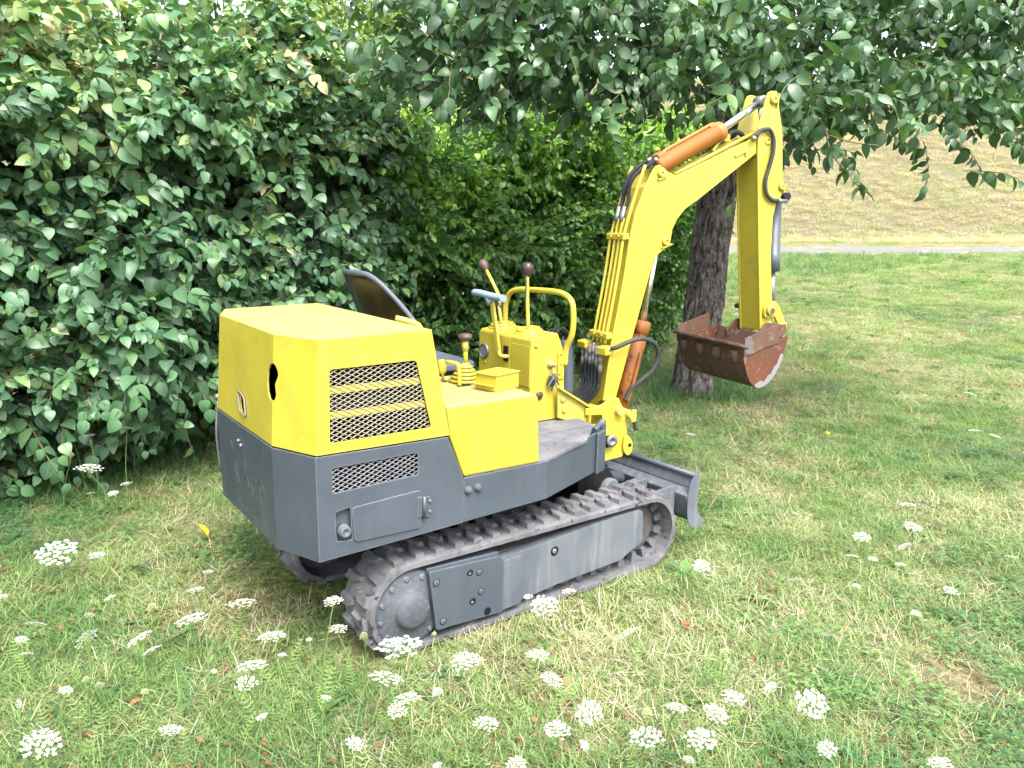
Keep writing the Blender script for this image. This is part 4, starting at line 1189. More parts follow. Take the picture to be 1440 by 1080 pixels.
class PM:
    """polygon soup with a value and a leaf coordinate per vertex"""
    def __init__(s):
        s.v, s.f, s.lv, s.uv, s.mi = [], [], [], [], []
    def add(s, verts, faces, lv, uv=None, mi=0):
        b = len(s.v)
        s.v += [tuple(p) for p in verts]
        s.f += [tuple(b + i for i in f) for f in faces]
        s.lv += [lv] * len(verts)
        s.uv += uv if uv is not None else [(0, 0, 0)] * len(verts)
        s.mi += [mi] * len(faces)
    def mesh(s, name, mats, smooth=True):
        me = D.meshes.new(name)
        me.from_pydata(s.v, [], s.f)
        a = me.attributes.new('lv', 'FLOAT', 'POINT'); a.data.foreach_set('value', np.array(s.lv, np.float32))
        a = me.attributes.new('luv', 'FLOAT_VECTOR', 'POINT'); a.data.foreach_set('vector', np.array(s.uv, np.float32).reshape(-1))
        for m in mats: me.materials.append(m)
        me.polygons.foreach_set('material_index', s.mi)
        me.polygons.foreach_set('use_smooth', [smooth] * len(s.f))
        return me

GRASS = blade_material('grass_blades', [(.0, (0.503, 0.435, 0.340)), (.12, (0.412, 0.371, 0.236)), (.24, (0.294, 0.322, 0.148)), (.40, (0.214, 0.306, 0.109)), (.62, (0.149, 0.259, 0.081)), (.82, (0.098, 0.194, 0.064)), (1.0, (0.062, 0.143, 0.063))], trans=.38, rough=.55, tint_amt=1.0)
LITTER = painted('dead_leaf_litter', (.16, .085, .045), (.09, .05, .03), rough=.9)

def blade(pm, base, ang, lean, length, w, lv, seg=3, curl=1.2, mi=0):
    d = Vector((math.cos(ang), math.sin(ang), 0))
    side = Vector((-d.y, d.x, 0))
    vs, fs = [], []
    p = Vector(base)
    el = lean
    for i in range(seg + 1):
        t = i / seg
        hw = w * (1 - t) ** .7 * (.75 + .25 * math.sin(t * 3)) + .0002
        vs += [p - side * hw, p + side * hw]
        step = length / seg
        p = p + (d * math.sin(el) + Vector((0, 0, 1)) * math.cos(el)) * step
        el += curl / seg
    for i in range(seg):
        fs.append((2 * i, 2 * i + 1, 2 * i + 3, 2 * i + 2))
    pm.add(vs, fs, lv, None, mi)

def tuft(kind, seed):
    r = random.Random(seed)
    pm = PM()
    if kind == 'fine':
        for _ in range(60):
            a, q = r.uniform(0, 6.28), .085 * math.sqrt(r.random())
            blade(pm, (q * math.cos(a), q * math.sin(a), -.005), r.uniform(0, 6.28), r.uniform(.2, 1.0), r.uniform(.016, .050), r.uniform(.0009, .0021), r.gauss(.0, .17), 3, r.uniform(.3, 1.9))
    elif kind == 'long':
        for _ in range(22):
            a, q = r.uniform(0, 6.28), .06 * math.sqrt(r.random())
            blade(pm, (q * math.cos(a), q * math.sin(a), -.005), r.uniform(0, 6.28), r.uniform(.1, .9), r.uniform(.07, .17), r.uniform(.0011, .0024), r.gauss(.0, .14), 4, r.uniform(.5, 2.0))
    elif kind == 'straw':
        for _ in range(46):
            a, q = r.uniform(0, 6.28), .10 * math.sqrt(r.random())
            blade(pm, (q * math.cos(a), q * math.sin(a), r.uniform(0, .022)), r.uniform(0, 6.28), r.uniform(.9, 1.65), r.uniform(.025, .085), r.uniform(.0008, .0016), r.gauss(-.22, .12), 2, r.uniform(-.2, .4))
    elif kind == 'clover':
        for _ in range(22):
            a, q = r.uniform(0, 6.28), .085 * math.sqrt(r.random())
            c = Vector((q * math.cos(a), q * math.sin(a), r.uniform(.012, .055)))
            t0 = r.uniform(0, 6.28)
            for k in range(3):
                t = t0 + k * 2.1
                d, s = Vector((math.cos(t), math.sin(t), r.uniform(-.1, .25))), Vector((-math.sin(t), math.cos(t), 0))
                L = r.uniform(.008, .016)
                pm.add([c, c + d * L * .5 + s * L * .42, c + d * L, c + d * L * .5 - s * L * .42], [(0, 1, 2, 3)], .28 + r.gauss(0, .1))
            blade(pm, (c.x * .8, c.y * .8, 0), a, .2, c.z, .0006, .2, 1, 0)
    elif kind == 'herb':
        n = r.randint(5, 8)
        for k in range(n):
            t = 6.28 * k / n + r.uniform(-.3, .3)
            L, wd = r.uniform(.05, .11), r.uniform(.008, .016)
            el = r.uniform(.7, 1.25)
            d, s = Vector((math.cos(t), math.sin(t), 0)), Vector((-math.sin(t), math.cos(t), 0))
            p, vs, fs = Vector((0, 0, 0)), [], []
            for i in range(5):
                u = i / 4
                hw = wd * math.sin(math.pi * (.08 + .92 * u) ** .8) + .0006
                vs += [p - s * hw + Vector((0, 0, hw * .3)), p, p + s * hw + Vector((0, 0, hw * .3))]
                p = p + (d * math.sin(el) + Vector((0, 0, 1)) * math.cos(el)) * L / 4
                el += .16
            for i in range(4):
                a = 3 * i
                fs += [(a, a + 1, a + 4, a + 3), (a + 1, a + 2, a + 5, a + 4)]
            pm.add(vs, fs, .25 + r.gauss(0, .1))
    elif kind == 'litter':
        for _ in range(9):
            a, q = r.uniform(0, 6.28), .10 * math.sqrt(r.random())
            c = Vector((q * math.cos(a), q * math.sin(a), r.uniform(.004, .03)))
            d = Vector((r.uniform(-1, 1), r.uniform(-1, 1), r.uniform(-.4, .4))).normalized()
            s = d.cross(Vector((r.uniform(-.6, .6), r.uniform(-.6, .6), 1))).normalized()
            L = r.uniform(.006, .016)
            pm.add([c - d * L, c + s * L * .5, c + d * L, c - s * L * .5], [(0, 1, 2), (0, 2, 3)], .2, None, 1)
        for _ in range(14):
            a, q = r.uniform(0, 6.28), .10 * math.sqrt(r.random())
            blade(pm, (q * math.cos(a), q * math.sin(a), .006), r.uniform(0, 6.28), r.uniform(1.2, 1.6), r.uniform(.03, .09), r.uniform(.0009, .0017), r.gauss(-.2, .1), 2, 0, mi=1 if r.random() < .6 else 0)
    return pm.mesh('grass_' + kind, [GRASS, LITTER])
kinds = ['fine'] * 5 + ['long'] * 3 + ['straw'] * 4 + ['clover'] * 3 + ['herb'] * 2 + ['litter'] * 3
TUFTS = [tuft(k, 40 + i) for i, k in enumerate(kinds)]
BYK = {k: [i for i, q in enumerate(kinds) if q == k] for k in set(kinds)}

def vnoise(x, y, s, seed):
    """smooth value noise for patchiness, numpy"""
    r = np.random.default_rng(seed)
    T = r.random((64, 64))
    u, v = x / s, y / s
    i, j = np.floor(u).astype(int), np.floor(v).astype(int)
    fu, fv = u - i, v - j
    fu, fv = fu * fu * (3 - 2 * fu), fv * fv * (3 - 2 * fv)
    i0, i1, j0, j1 = i % 64, (i + 1) % 64, j % 64, (j + 1) % 64
    return (T[i0, j0] * (1 - fu) + T[i1, j0] * fu) * (1 - fv) + (T[i0, j1] * (1 - fu) + T[i1, j1] * fu) * fv
def fbm(x, y, s, seed):
    return (vnoise(x, y, s, seed) + .5 * vnoise(x, y, s / 2.1, seed + 1) + .25 * vnoise(x, y, s / 4.3, seed + 2)) / 1.75

HEDGE_A = [(-6.0, 2.3), (-3.2, 2.2), (-1.9, 2.15), (-1.2, 2.35), (-.4, 2.5), (.3, 2.8), (.75, 3.2)]
HEDGE_B = [(.9, 3.3), (1.7, 3.35), (2.9, 3.35), (4.0, 3.45), (5.0, 4.05), (6.3, 5.1), (7.6, 6.4)]
def hedge_line(x):
    xs = [p[0] for p in HEDGE_A + HEDGE_B]; ys = [p[1] for p in HEDGE_A + HEDGE_B]
    return np.interp(x, xs, ys)
BARE = [(.85, -1.61, .17, .9), (.16, -.61, .13, .9), (3.5, 1.24, .40, .7), (2.6, .35, .35, .5), (-.91, .31, .30, .55), (.45, -.30, .22, .5), (1.5, .75, .35, .5), (-.3, -1.0, .16, .4)]
def grass_points():
    P, idx, scl, tint = [], [], [], []
    for d0, d1, dens, sc in ((1.2, 3.2, 520, 1.0), (3.2, 5.0, 400, 1.0), (5.0, 8.0, 230, 1.08), (8.0, 13.0, 120, 1.2), (13.0, 19.9, 60, 1.5)):
        w = 1.15 if d0 < 5 else .92
        n = int(dens * w * (d1 ** 2 - d0 ** 2))
        d = np.sqrt(rng.uniform(d0 ** 2, d1 ** 2, n))
        l = rng.uniform(-w, w, n) * d
        x, y = xy(d, l)
        dry = fbm(x, y, .85, 5)
        dry2 = fbm(x, y, 2.6, 9)
        keep = np.ones(n, bool)
        bare = np.zeros(n)
        for bx, by, br, s in BARE:
            q = np.exp(-(((x - bx) ** 2 + (y - by) ** 2) / br ** 2))
            bare = np.maximum(bare, s * q)
        keep &= rng.random(n) > bare * 1.05
        xr = x * math.cos(PSI) + y * math.sin(PSI); yr = -x * math.sin(PSI) + y * math.cos(PSI)
        keep &= ~((np.abs(xr) < .70) & (np.abs(np.abs(yr) - .345) < .12))
        under = (np.abs(xr) < .8) & (np.abs(yr) < .46)
        keep &= ~(under & (rng.random(n) < .7))
        keep &= ~((y > hedge_line(x) + .35) & (d < 14) & (x < 7.4))
        v = .66 - .75 * (dry - .5) - .40 * (dry2 - .5) - .45 * bare + rng.normal(0, .17, n)
        v = np.where(d > 10, v * .7 + .12, v)
        u = rng.random(n)
        kk = np.empty(n, int)
        pick = lambda name, m: rng.choice(BYK[name], m)
        straw_p = np.clip(.46 - (v - .3) * .6, .20, .65)
        clov = fbm(x, y, .7, 21) > .60
        kk[:] = rng.choice(BYK['fine'], n)
        m = u < straw_p; kk[m] = rng.choice(BYK['straw'], m.sum())
        m = (u > .965) & (u < .985); kk[m] = rng.choice(BYK['long'], m.sum())
        m = (u >= .985); kk[m] = rng.choice(BYK['herb'], m.sum())
        m = clov & (u > .55) & (u < .88); kk[m] = rng.choice(BYK['clover'], m.sum())
        m = rng.random(n) < (.07 + .35 * bare); kk[m] = rng.choice(BYK['litter'], m.sum())
        # rank growth at the hedge foot and round the tree
        rank = np.exp(-((x - 3.65) ** 2 + (y - 1.9) ** 2) / .45) + np.exp(-np.clip(hedge_line(x) - y - .1, 0, 9) ** 2 / .05) * .7
        m = (rng.random(n) < rank * .6); kk[m] = rng.choice(BYK['long'], m.sum()); v[m] += .25
        edge = (np.abs(np.abs(yr) - .345) < .22) & (np.abs(xr) < .95)
        s = sc * rng.uniform(.75, 1.25, n) * np.where(under, .6, 1.0) * (1 + .25 * (fbm(x, y, 1.2, 33) - .5))
        s = np.where(edge & (yr > -.52) & (yr < .52), s * .75, s)
        z = gz(x, y) + bumps(x, y)
        P.append(np.stack([x, y, z], -1)[keep]); idx.append(kk[keep]); scl.append(s[keep]); tint.append(np.clip(v, 0, 1)[keep])
    P, idx, scl, tint = np.concatenate(P), np.concatenate(idx), np.concatenate(scl), np.concatenate(tint)
    rot = np.stack([rng.normal(0, .10, len(P)), rng.normal(0, .10, len(P)), rng.uniform(0, 6.28, len(P))], -1)
    return P, rot, scl, idx, tint
g_ob = scatter('grass', *grass_points(), TUFTS)
tag(g_ob, 'short green lawn grass mixed with dry straw and clover', None)
# dry cut grass on the bank
n = 15000
d = rng.uniform(BANK0 + .2, 44, n); l = rng.uniform(-.15, .85, n) * d
x, y = xy(d, l)
v = np.clip(.05 + .7 * (fbm(x, y, 2.2, 51) - .5) + rng.normal(0, .16, n), -.25, .7)
hay = scatter('dry_grass', np.stack([x, y, gz(x, y)], -1), np.stack([rng.normal(0, .2, n), rng.normal(0, .2, n), rng.uniform(0, 6.28, n)], -1),
              rng.uniform(1.8, 3.4, n), rng.choice(BYK['straw'] + BYK['fine'][:2], n), v, TUFTS)
tag(hay, 'dry mown grass lying on the bank behind the path', None)

# ------------------------------------------------------------------ leaves and sprays
def leaf_geo(L, wd, droop, fold, tipw=.75, n=5, twist=0.0):
    """leaf blade along +x from its stalk, folded on the midrib, bending down towards the tip"""
    vs, fs, uv = [], [], []
    p, el = Vector((0, 0, 0)), .10
    for i in range(n + 1):
        u = i / n
        hw = wd * (math.sin(math.pi * min(1, u * .97 + .03) ** tipw)) ** .85 if 0 < i < n else .0006
        tw = twist * u
        sd = Vector((0, math.cos(tw), math.sin(tw)))
        vs += [p - sd * hw + Vector((0, 0, hw * fold)), p, p + sd * hw + Vector((0, 0, hw * fold))]
        uv += [(-1, u, 0), (0, u, 0), (1, u, 0)]
        p = p + Vector((math.cos(el), 0, -math.sin(el))) * L / n
        el += droop / n
    for i in range(n):
        a = 3 * i
        fs += [(a, a + 1, a + 4, a + 3), (a + 1, a + 2, a + 5, a + 4)]
    return vs, fs, uv

def spray_layout(seed, length, pairs, alternate, droop, spread, hang):
    """leaf placements on one twig along +x: matrices, sizes"""
    r = random.Random(seed)
    out, path = [], []
    p, el = Vector((0, 0, 0)), r.uniform(.1, .35)
    heading = 0.0
    for i in range(pairs + 1):
        path.append(p.copy())
        t = i / pairs
        d = Vector((math.cos(el) * math.cos(heading), math.cos(el) * math.sin(heading), math.sin(el)))
        if i > 0:
            sides = (1, -1) if not alternate else ((1,) if i % 2 else (-1,))
            for s in sides:
                yaw = heading + s * (spread * (1 - .55 * t) + r.uniform(-.25, .25))
                pit = r.gauss(hang, .42)
                roll = r.gauss(0, .45) - s * .2
                m = Matrix.Translation(p + Vector((0, 0, -.003))) @ Matrix.Rotation(yaw, 4, 'Z') @ Matrix.Rotation(pit, 4, 'Y') @ Matrix.Rotation(roll, 4, 'X')
                out.append((m, r.uniform(.58, 1.18) * (1 - .28 * max(0, t - .6) / .4), r.randrange(6)))
        p = p + d * length / pairs
        el -= droop / pairs + r.uniform(-.05, .05)
        heading += r.uniform(-.16, .16)
    yaw = heading + r.uniform(-.3, .3)
    out.append((Matrix.Translation(p) @ Matrix.Rotation(yaw, 4, 'Z') @ Matrix.Rotation(r.gauss(hang, .2), 4, 'Y'), r.uniform(.6, .9), r.randrange(6)))
    return out, path

class Foliage:
    def __init__(s, name, mat, twig_mat, L, wd, droop, fold, tipw, layouts, lvs):
        s.layouts = layouts
        r = random.Random(name)
        s.leaf_g = [leaf_geo(L * r.uniform(.9, 1.1), wd * r.uniform(.88, 1.12), droop + r.uniform(-.25, .3), fold + r.uniform(-.1, .15), tipw, 7, r.uniform(-.3, .3)) for _ in range(6)]
        s.leaf_me = []
        for k, (vs, fs, uv) in enumerate(s.leaf_g):
            pm = PM(); pm.add(vs, fs, lvs[k], uv)
            s.leaf_me.append(pm.mesh('leaf', [mat]))
        s.spray_me = []
        for lay, path in layouts:
            pm = PM()
            for m, sc, k in lay:
                vs, fs, uv = s.leaf_g[k]
                pm.add([m @ (Vector(v) * sc) for v in vs], fs, lvs[k] + r.gauss(0, .07), uv)
            for a, b in zip(path, path[1:]):
                q = Vector((0, .0022, 0)); q2 = Vector((0, 0, .0022))
                pm.add([a - q, a + q, b + q, b - q, a - q2, a + q2, b + q2, b - q2], [(0, 1, 2, 3), (4, 5, 6, 7)], .3, None, 1)
            s.spray_me.append(pm.mesh(name + '_spray', [mat, twig_mat]))

def in_view(p, m=1.0):
    q = Vector(p) - CAM
    z = q.dot(fw)
    if z < .3: return False
    return abs(q.dot(r2) / z) < .66 * m and abs(q.dot(u2) / z) < .495 * m

def plant_foliage(root, fol, P, rot, scl, idx, tint, n_leaf=300, name='foliage', front=None):
    """nearest sprays in view become single leaves, the rest one mass"""
    P = np.asarray(P)
    dist = np.array([(Vector(p) - CAM).length if in_view(p, .97) else 99 for p in P])
    if front is not None:
        dist = np.where(front, dist, 99)
    order = np.argsort(dist)
    used, cnt = [], 0
    for i in order:
        if dist[i] > 90 or cnt >= n_leaf: break
        lay, _ = fol.layouts[idx[i]]
        M4 = Matrix.Translation(P[i]) @ Euler(rot[i]).to_matrix().to_4x4() @ Matrix.Scale(float(scl[i]), 4)
        done = True
        for m, sc, k in lay:
            if cnt >= n_leaf:
                break
            o = D.objects.new('leaf', fol.leaf_me[k])
            COL.objects.link(o)
            o.parent = root
            o.matrix_world = root.matrix_world.inverted() @ M4 @ m @ Matrix.Scale(sc, 4)
            cnt += 1
        used.append(i)
    keep = np.ones(len(P), bool); keep[used] = False
    return scatter(name, P[keep], np.asarray(rot)[keep], np.asarray(scl)[keep], np.asarray(idx)[keep], np.asarray(tint)[keep], fol.spray_me, root)

TWIG = painted('green_brown_twig', (.10, .085, .045), (.16, .12, .07), rough=.7)
BARK = None
DOG = blade_material('dogwood_leaf', [(.0, (0.039, 0.095, 0.055)), (.3, (0.056, 0.133, 0.067)), (.55, (0.079, 0.172, 0.071)), (.75, (0.140, 0.245, 0.086)), (.90, (0.266, 0.346, 0.125)), (1.0, (0.453, 0.413, 0.221))], trans=.24, rough=.42, tint_amt=.55, spec=.45, tip=(.17, .24, .12), tip_amt=.40)
HORN = blade_material('privet_leaf', [(.0, (0.041, 0.099, 0.036)), (.3, (0.075, 0.172, 0.047)), (.55, (0.124, 0.276, 0.058)), (.8, (0.237, 0.442, 0.078)), (1.0, (0.452, 0.665, 0.130))], trans=.30, rough=.36, tint_amt=.6, spec=.5, tip=(.14, .20, .06), tip_amt=.3)
APPLE = blade_material('apple_leaf', [(.0, (0.035, 0.083, 0.043)), (.3, (0.056, 0.124, 0.056)), (.6, (0.083, 0.171, 0.066)), (.85, (0.151, 0.261, 0.082)), (1.0, (0.270, 0.365, 0.098))], trans=.26, rough=.40, tint_amt=.5, spec=.5, tip=(.15, .21, .11), tip_amt=.42)
ASH = blade_material('light_green_leaf', [(.0, (.10, .17, .045)), (.5, (.18, .28, .075)), (1.0, (.33, .42, .15))], trans=.42, rough=.5, tint_amt=.5, spec=.4, tip=(.2, .28, .1), tip_amt=.2)

lv6 = [.10, .22, .30, .36, .44, .54]
F_DOG = Foliage('dogwood', DOG, TWIG, .092, .034, .75, .22, .72, [spray_layout(100 + k, .36, 6, False, .55, 1.15, .62) for k in range(7)], lv6)
F_HORN = Foliage('privet', HORN, TWIG, .076, .023, .6, .25, .78, [spray_layout(200 + k, .34, 9, False, .45, 1.0, .45) for k in range(6)], lv6)
F_APPLE = Foliage('apple', APPLE, TWIG, .114, .032, .7, .30, .80, [spray_layout(300 + k, .30, 8, True, .55, 1.25, .48) for k in range(7)], lv6)
F_ASH = Foliage('light', ASH, TWIG, .075, .021, .5, .2, .8, [spray_layout(400 + k, .42, 8, False, .6, 1.0, .4) for k in range(5)], [.1, .25, .4, .5, .6, .75])

def hedge_points(line, dens, zmax, depth, seed, bulge, tint_fn, scale, off=0.0, overhang=.35):
    r = np.random.default_rng(seed)
    L = np.array(line, float)
    seg = np.diff(L, axis=0); ln = np.hypot(seg[:, 0], seg[:, 1]); cum = np.concatenate([[0], np.cumsum(ln)])
    n = int(dens * cum[-1] * zmax)
    # boughs: domes of shoots that stand out of the face, with dark hollows left between them
    nb = int(7.5 * cum[-1] * zmax)
    cs, ch, ca, ct = r.uniform(0, cum[-1], nb), r.uniform(.04, .98, nb), r.uniform(-.10, .34, nb), r.normal(0, 1, nb)
    kb = r.integers(0, nb, n)
    ds_, dz_ = r.normal(0, .155, n), r.normal(0, .090, n)
    loose = r.random(n) < .30
    s = np.where(loose, r.uniform(0, cum[-1], n), np.clip(cs[kb] + ds_, 0, cum[-1]))
    k = np.clip(np.searchsorted(cum, s) - 1, 0, len(ln) - 1)
    f = (s - cum[k]) / ln[k]
    base = L[k] + seg[k] * f[:, None]
    nrm = np.stack([seg[k][:, 1] / ln[k], -seg[k][:, 0] / ln[k]], -1)          # towards the lawn
    top = zmax * (1 + .10 * (fbm(s * 1.0, s * 0 + seed, 1.3, seed) - .5) * 2)
    z = np.where(loose, r.uniform(.03, 1, n) * top, np.clip(ch[kb] * top + dz_ - .9 * ds_ ** 2, .03, None))
    b1 = np.where(loose, 0, ct[kb])
    b2 = fbm(s, z * 1.3, .9, seed + 5) - .5
    h = np.clip(z / top, 0, 1.05)
    prof = overhang * np.sin(np.clip(h * 1.25 + .06, 0, 1) * math.pi * .5) - np.clip(h - .62, 0, 1) ** 1.6 * 1.9
    u = np.where(loose, .15 + .85 * r.random(n), r.random(n) ** 2.2 * .6)
    dome = np.clip(h / .28, .0, 1) * np.where(loose, -.12, ca[kb] + .16 * np.exp(-(ds_ / .17) ** 2 - (dz_ / .10) ** 2))
    out = prof + bulge * b2 + dome - u * depth + off
    p2 = base + nrm * out[:, None]
    P = np.stack([p2[:, 0], p2[:, 1], z + gz(p2[:, 0], p2[:, 1])], -1)
    yaw = np.arctan2(nrm[:, 1], nrm[:, 0]) + r.normal(0, .95, n)
    pit = r.normal(-.08, .55, n) - .5 * np.clip(h - .6, 0, 1) * r.random(n) * 2
    rot = np.stack([r.normal(0, .5, n), pit, yaw], -1)
    tint = tint_fn(s, h, u, b1, r)
    return P, rot, scale * r.uniform(.75, 1.2, n), tint, u, s

def add_stem(root, pts, r0, r1, mat, name='stem'):
    return tube(name, pts, r0, mat, root, seg=8, sub=4, taper=r1)

# dogwood hedge to the left and behind the hood
dog = D.objects.new('dogwood_hedge', None); COL.objects.link(dog)
tag(dog, 'tall dogwood hedge with broad blue green leaves behind the yellow hood', 'hedge')
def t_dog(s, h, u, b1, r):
    t = r.normal(.05, .16, len(s)) + .55 * np.clip(h - .55, 0, 1) * 2.1 + .45 * np.clip(.22 - h, 0, 1) * 3  # paler tint towards the top paints in the light falling there
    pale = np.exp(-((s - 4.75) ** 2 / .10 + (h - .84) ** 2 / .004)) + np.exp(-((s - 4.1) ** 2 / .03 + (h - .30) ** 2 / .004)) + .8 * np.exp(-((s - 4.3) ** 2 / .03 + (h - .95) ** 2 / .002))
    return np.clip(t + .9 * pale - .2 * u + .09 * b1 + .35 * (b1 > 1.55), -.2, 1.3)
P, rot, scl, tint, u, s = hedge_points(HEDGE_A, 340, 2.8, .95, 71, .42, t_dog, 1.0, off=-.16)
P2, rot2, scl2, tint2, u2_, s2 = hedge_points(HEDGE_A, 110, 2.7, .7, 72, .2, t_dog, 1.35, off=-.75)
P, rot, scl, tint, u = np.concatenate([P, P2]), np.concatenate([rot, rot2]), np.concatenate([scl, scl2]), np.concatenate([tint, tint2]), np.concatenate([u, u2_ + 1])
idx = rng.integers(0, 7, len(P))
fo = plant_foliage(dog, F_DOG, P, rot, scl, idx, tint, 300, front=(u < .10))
for k in range(26):
    x0 = -5.0 + 5.6 * k / 25 + rng.uniform(-.1, .1)
    y0 = float(hedge_line(x0)) + rng.uniform(.25, .6)
    x1, y1 = x0 + rng.uniform(-.5, .5), y0 + rng.uniform(-.45, .3)
    add_stem(dog, [(x0, y0, float(gz(x0, y0)) - .03), (x0 * .7 + x1 * .3, y0 * .7 + y1 * .3, 1.0), (x1, y1, 2.2), (x1 + rng.uniform(-.3, .3), y1 + .1, 3.0)], .016, .005, TWIG)

# privet hedge in the shade of the apple tree
hb = D.objects.new('privet_hedge', None); COL.objects.link(hb)
tag(hb, 'dense dark hedge of small glossy leaves behind the control levers and boom', 'hedge')
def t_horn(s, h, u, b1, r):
    return np.clip(r.normal(-.06, .18, len(s)) + .95 * np.clip(h - .45, 0, 1) * 1.6 - .25 * u + .10 * b1, -.2, 1.3)  # upper half tinted brighter to offset the apple crown's shade
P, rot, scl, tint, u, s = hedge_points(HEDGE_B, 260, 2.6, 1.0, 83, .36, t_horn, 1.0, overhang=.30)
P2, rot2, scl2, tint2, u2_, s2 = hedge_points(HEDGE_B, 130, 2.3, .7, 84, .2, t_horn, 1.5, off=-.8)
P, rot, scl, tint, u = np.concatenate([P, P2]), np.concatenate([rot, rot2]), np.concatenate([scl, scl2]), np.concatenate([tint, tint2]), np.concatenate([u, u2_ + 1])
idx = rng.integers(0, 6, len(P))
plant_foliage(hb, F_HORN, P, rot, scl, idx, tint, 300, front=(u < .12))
for k in range(18):
    x0 = 1.0 + 6.0 * k / 17 + rng.uniform(-.1, .1)
    y0 = float(hedge_line(x0)) + rng.uniform(.25, .6)
    add_stem(hb, [(x0, y0, float(gz(x0, y0)) - .03), (x0 + rng.uniform(-.2, .2), y0 + .1, 1.0), (x0 + rng.uniform(-.4, .4), y0 + rng.uniform(-.3, .3), 2.3)], .018, .005, TWIG)

def bark_material():
    m, nt, out = new_mat('cracked_bark')
    geo = nt.nodes.new('ShaderNodeNewGeometry'); pos = geo.outputs['Position']
    mp = N(nt, 'ShaderNodeMapping'); mp.inputs['Scale'].default_value = (1, 1, .28)
    nt.links.new(pos, mp.inputs['Vector'])
    f1 = noise(nt, mp.outputs[0], 26, 8, .75, 1.0)
    col = ramp(nt, f1, [(.40, (.014, .011, .010)), (.46, (.070, .058, .052)), (.54, (.165, .145, .133)), (.66, (.28, .26, .25))])
    lich = ramp(nt, noise(nt, pos, 7, 6, .7), [(.55, (0, 0, 0)), (.68, (1, 1, 1))])
    col = mixc(nt, math_n(nt, 'MULTIPLY', lich, .55), col, (.24, .23, .215))
    b = N(nt, 'ShaderNodeBsdfPrincipled', Roughness=.9)
    b.inputs['Specular IOR Level'].default_value = .15
    nt.links.new(col, b.inputs['Base Color'])
    bp = N(nt, 'ShaderNodeBump', Strength=1.0, Distance=.06)
    nt.links.new(f1, bp.inputs['Height'])
    nt.links.new(bp.outputs[0], b.inputs['Normal'])
    nt.links.new(b.outputs[0], out.inputs[0])
    return m
BARK = bark_material()

def trunk_mesh(name, path, radii, seg=72, sub=14, parent=None, amp=.17):
    pts = catmull(path, sub)
    n = len(pts)
    bm = bmesh.new()
    rings = []
    for i, p in enumerate(pts):
        t = i / (n - 1) * (len(radii) - 1)
        k = min(int(t), len(radii) - 2)
        rad = lerp(radii[k], radii[k + 1], t - k)
        d = (pts[min(i + 1, n - 1)] - pts[max(i - 1, 0)]).normalized()
        x = (Vector((1, 0, 0)) - d * d.x).normalized()
        y = d.cross(x)
        ring = []
        for q in range(seg):
            a = 2 * math.pi * q / seg
            w = 1 + .06 * math.sin(3 * a + i * .05) + .04 * math.sin(5 * a + 1 + i * .03)
            u_, z_ = np.array([a * 3.0]), np.array([i * .45])
            w += amp * (float(vnoise(np.array([(a * 7.0)]), np.array([i * .32]), 1.0, 61)[0]) - .5) + amp * .6 * (float(vnoise(np.array([(a * 15.0)]), np.array([i * .8]), 1.0, 62)[0]) - .5)
            ring.append(bm.verts.new(p + (x * math.cos(a) + y * math.sin(a)) * rad * w))
        rings.append(ring)
    for a, b in zip(rings, rings[1:]):
        for q in range(seg):
            bm.faces.new((a[q], a[(q + 1) % seg], b[(q + 1) % seg], b[q])).smooth = True
    bm.faces.new(rings[-1])
    return finish(name, bm, BARK, parent, merge=False)

# apple tree: trunk, limbs, crown hanging over the machine
apple = D.objects.new('apple_tree', None); COL.objects.link(apple)
apple.location = (3.62, 1.96, 0)
bpy.context.view_layer.update()
tag(apple, 'old apple tree with a dark cracked trunk behind the bucket and low hanging leafy boughs', 'tree')
def rel(o):
    o.matrix_parent_inverse = Matrix.Translation(apple.location).inverted()
    return o
rel(trunk_mesh('trunk', [(3.60, 1.95, -.06), (3.63, 1.97, .12), (3.77, 2.02, .85), (3.87, 2.08, 1.39), (4.0, 2.14, 2.0), (4.13, 2.19, 2.55), (4.3, 2.22, 3.2), (4.4, 2.3, 4.2)], [.215, .185, .168, .165, .165, .160, .12, .07], parent=apple))
limbs = [[(4.08, 2.17, 2.35), (3.6, 1.7, 2.75), (2.8, 1.45, 2.95), (1.8, 1.65, 2.95), (1.0, 1.7, 2.85)],
         [(4.1, 2.18, 2.45), (3.7, 1.2, 2.85), (3.3, .5, 3.15), (3.1, .1, 3.3)],
         [(4.14, 2.2, 2.6), (4.6, 1.4, 3.1), (4.7, .7, 3.3), (4.7, .1, 3.4)],
         [(4.2, 2.2, 2.8), (4.3, 3.0, 3.4), (3.8, 3.6, 3.8)],
         [(4.2, 2.2, 2.8), (5.2, 2.3, 3.5), (6.0, 2.2, 3.7)],
         [(4.3, 2.2, 3.2), (3.4, 2.3, 3.9), (2.6, 2.4, 4.2)]]
for q in limbs:
    rel(trunk_mesh('limb', q, [.075, .045, .024, .010], seg=16, sub=8, parent=apple, amp=.15))
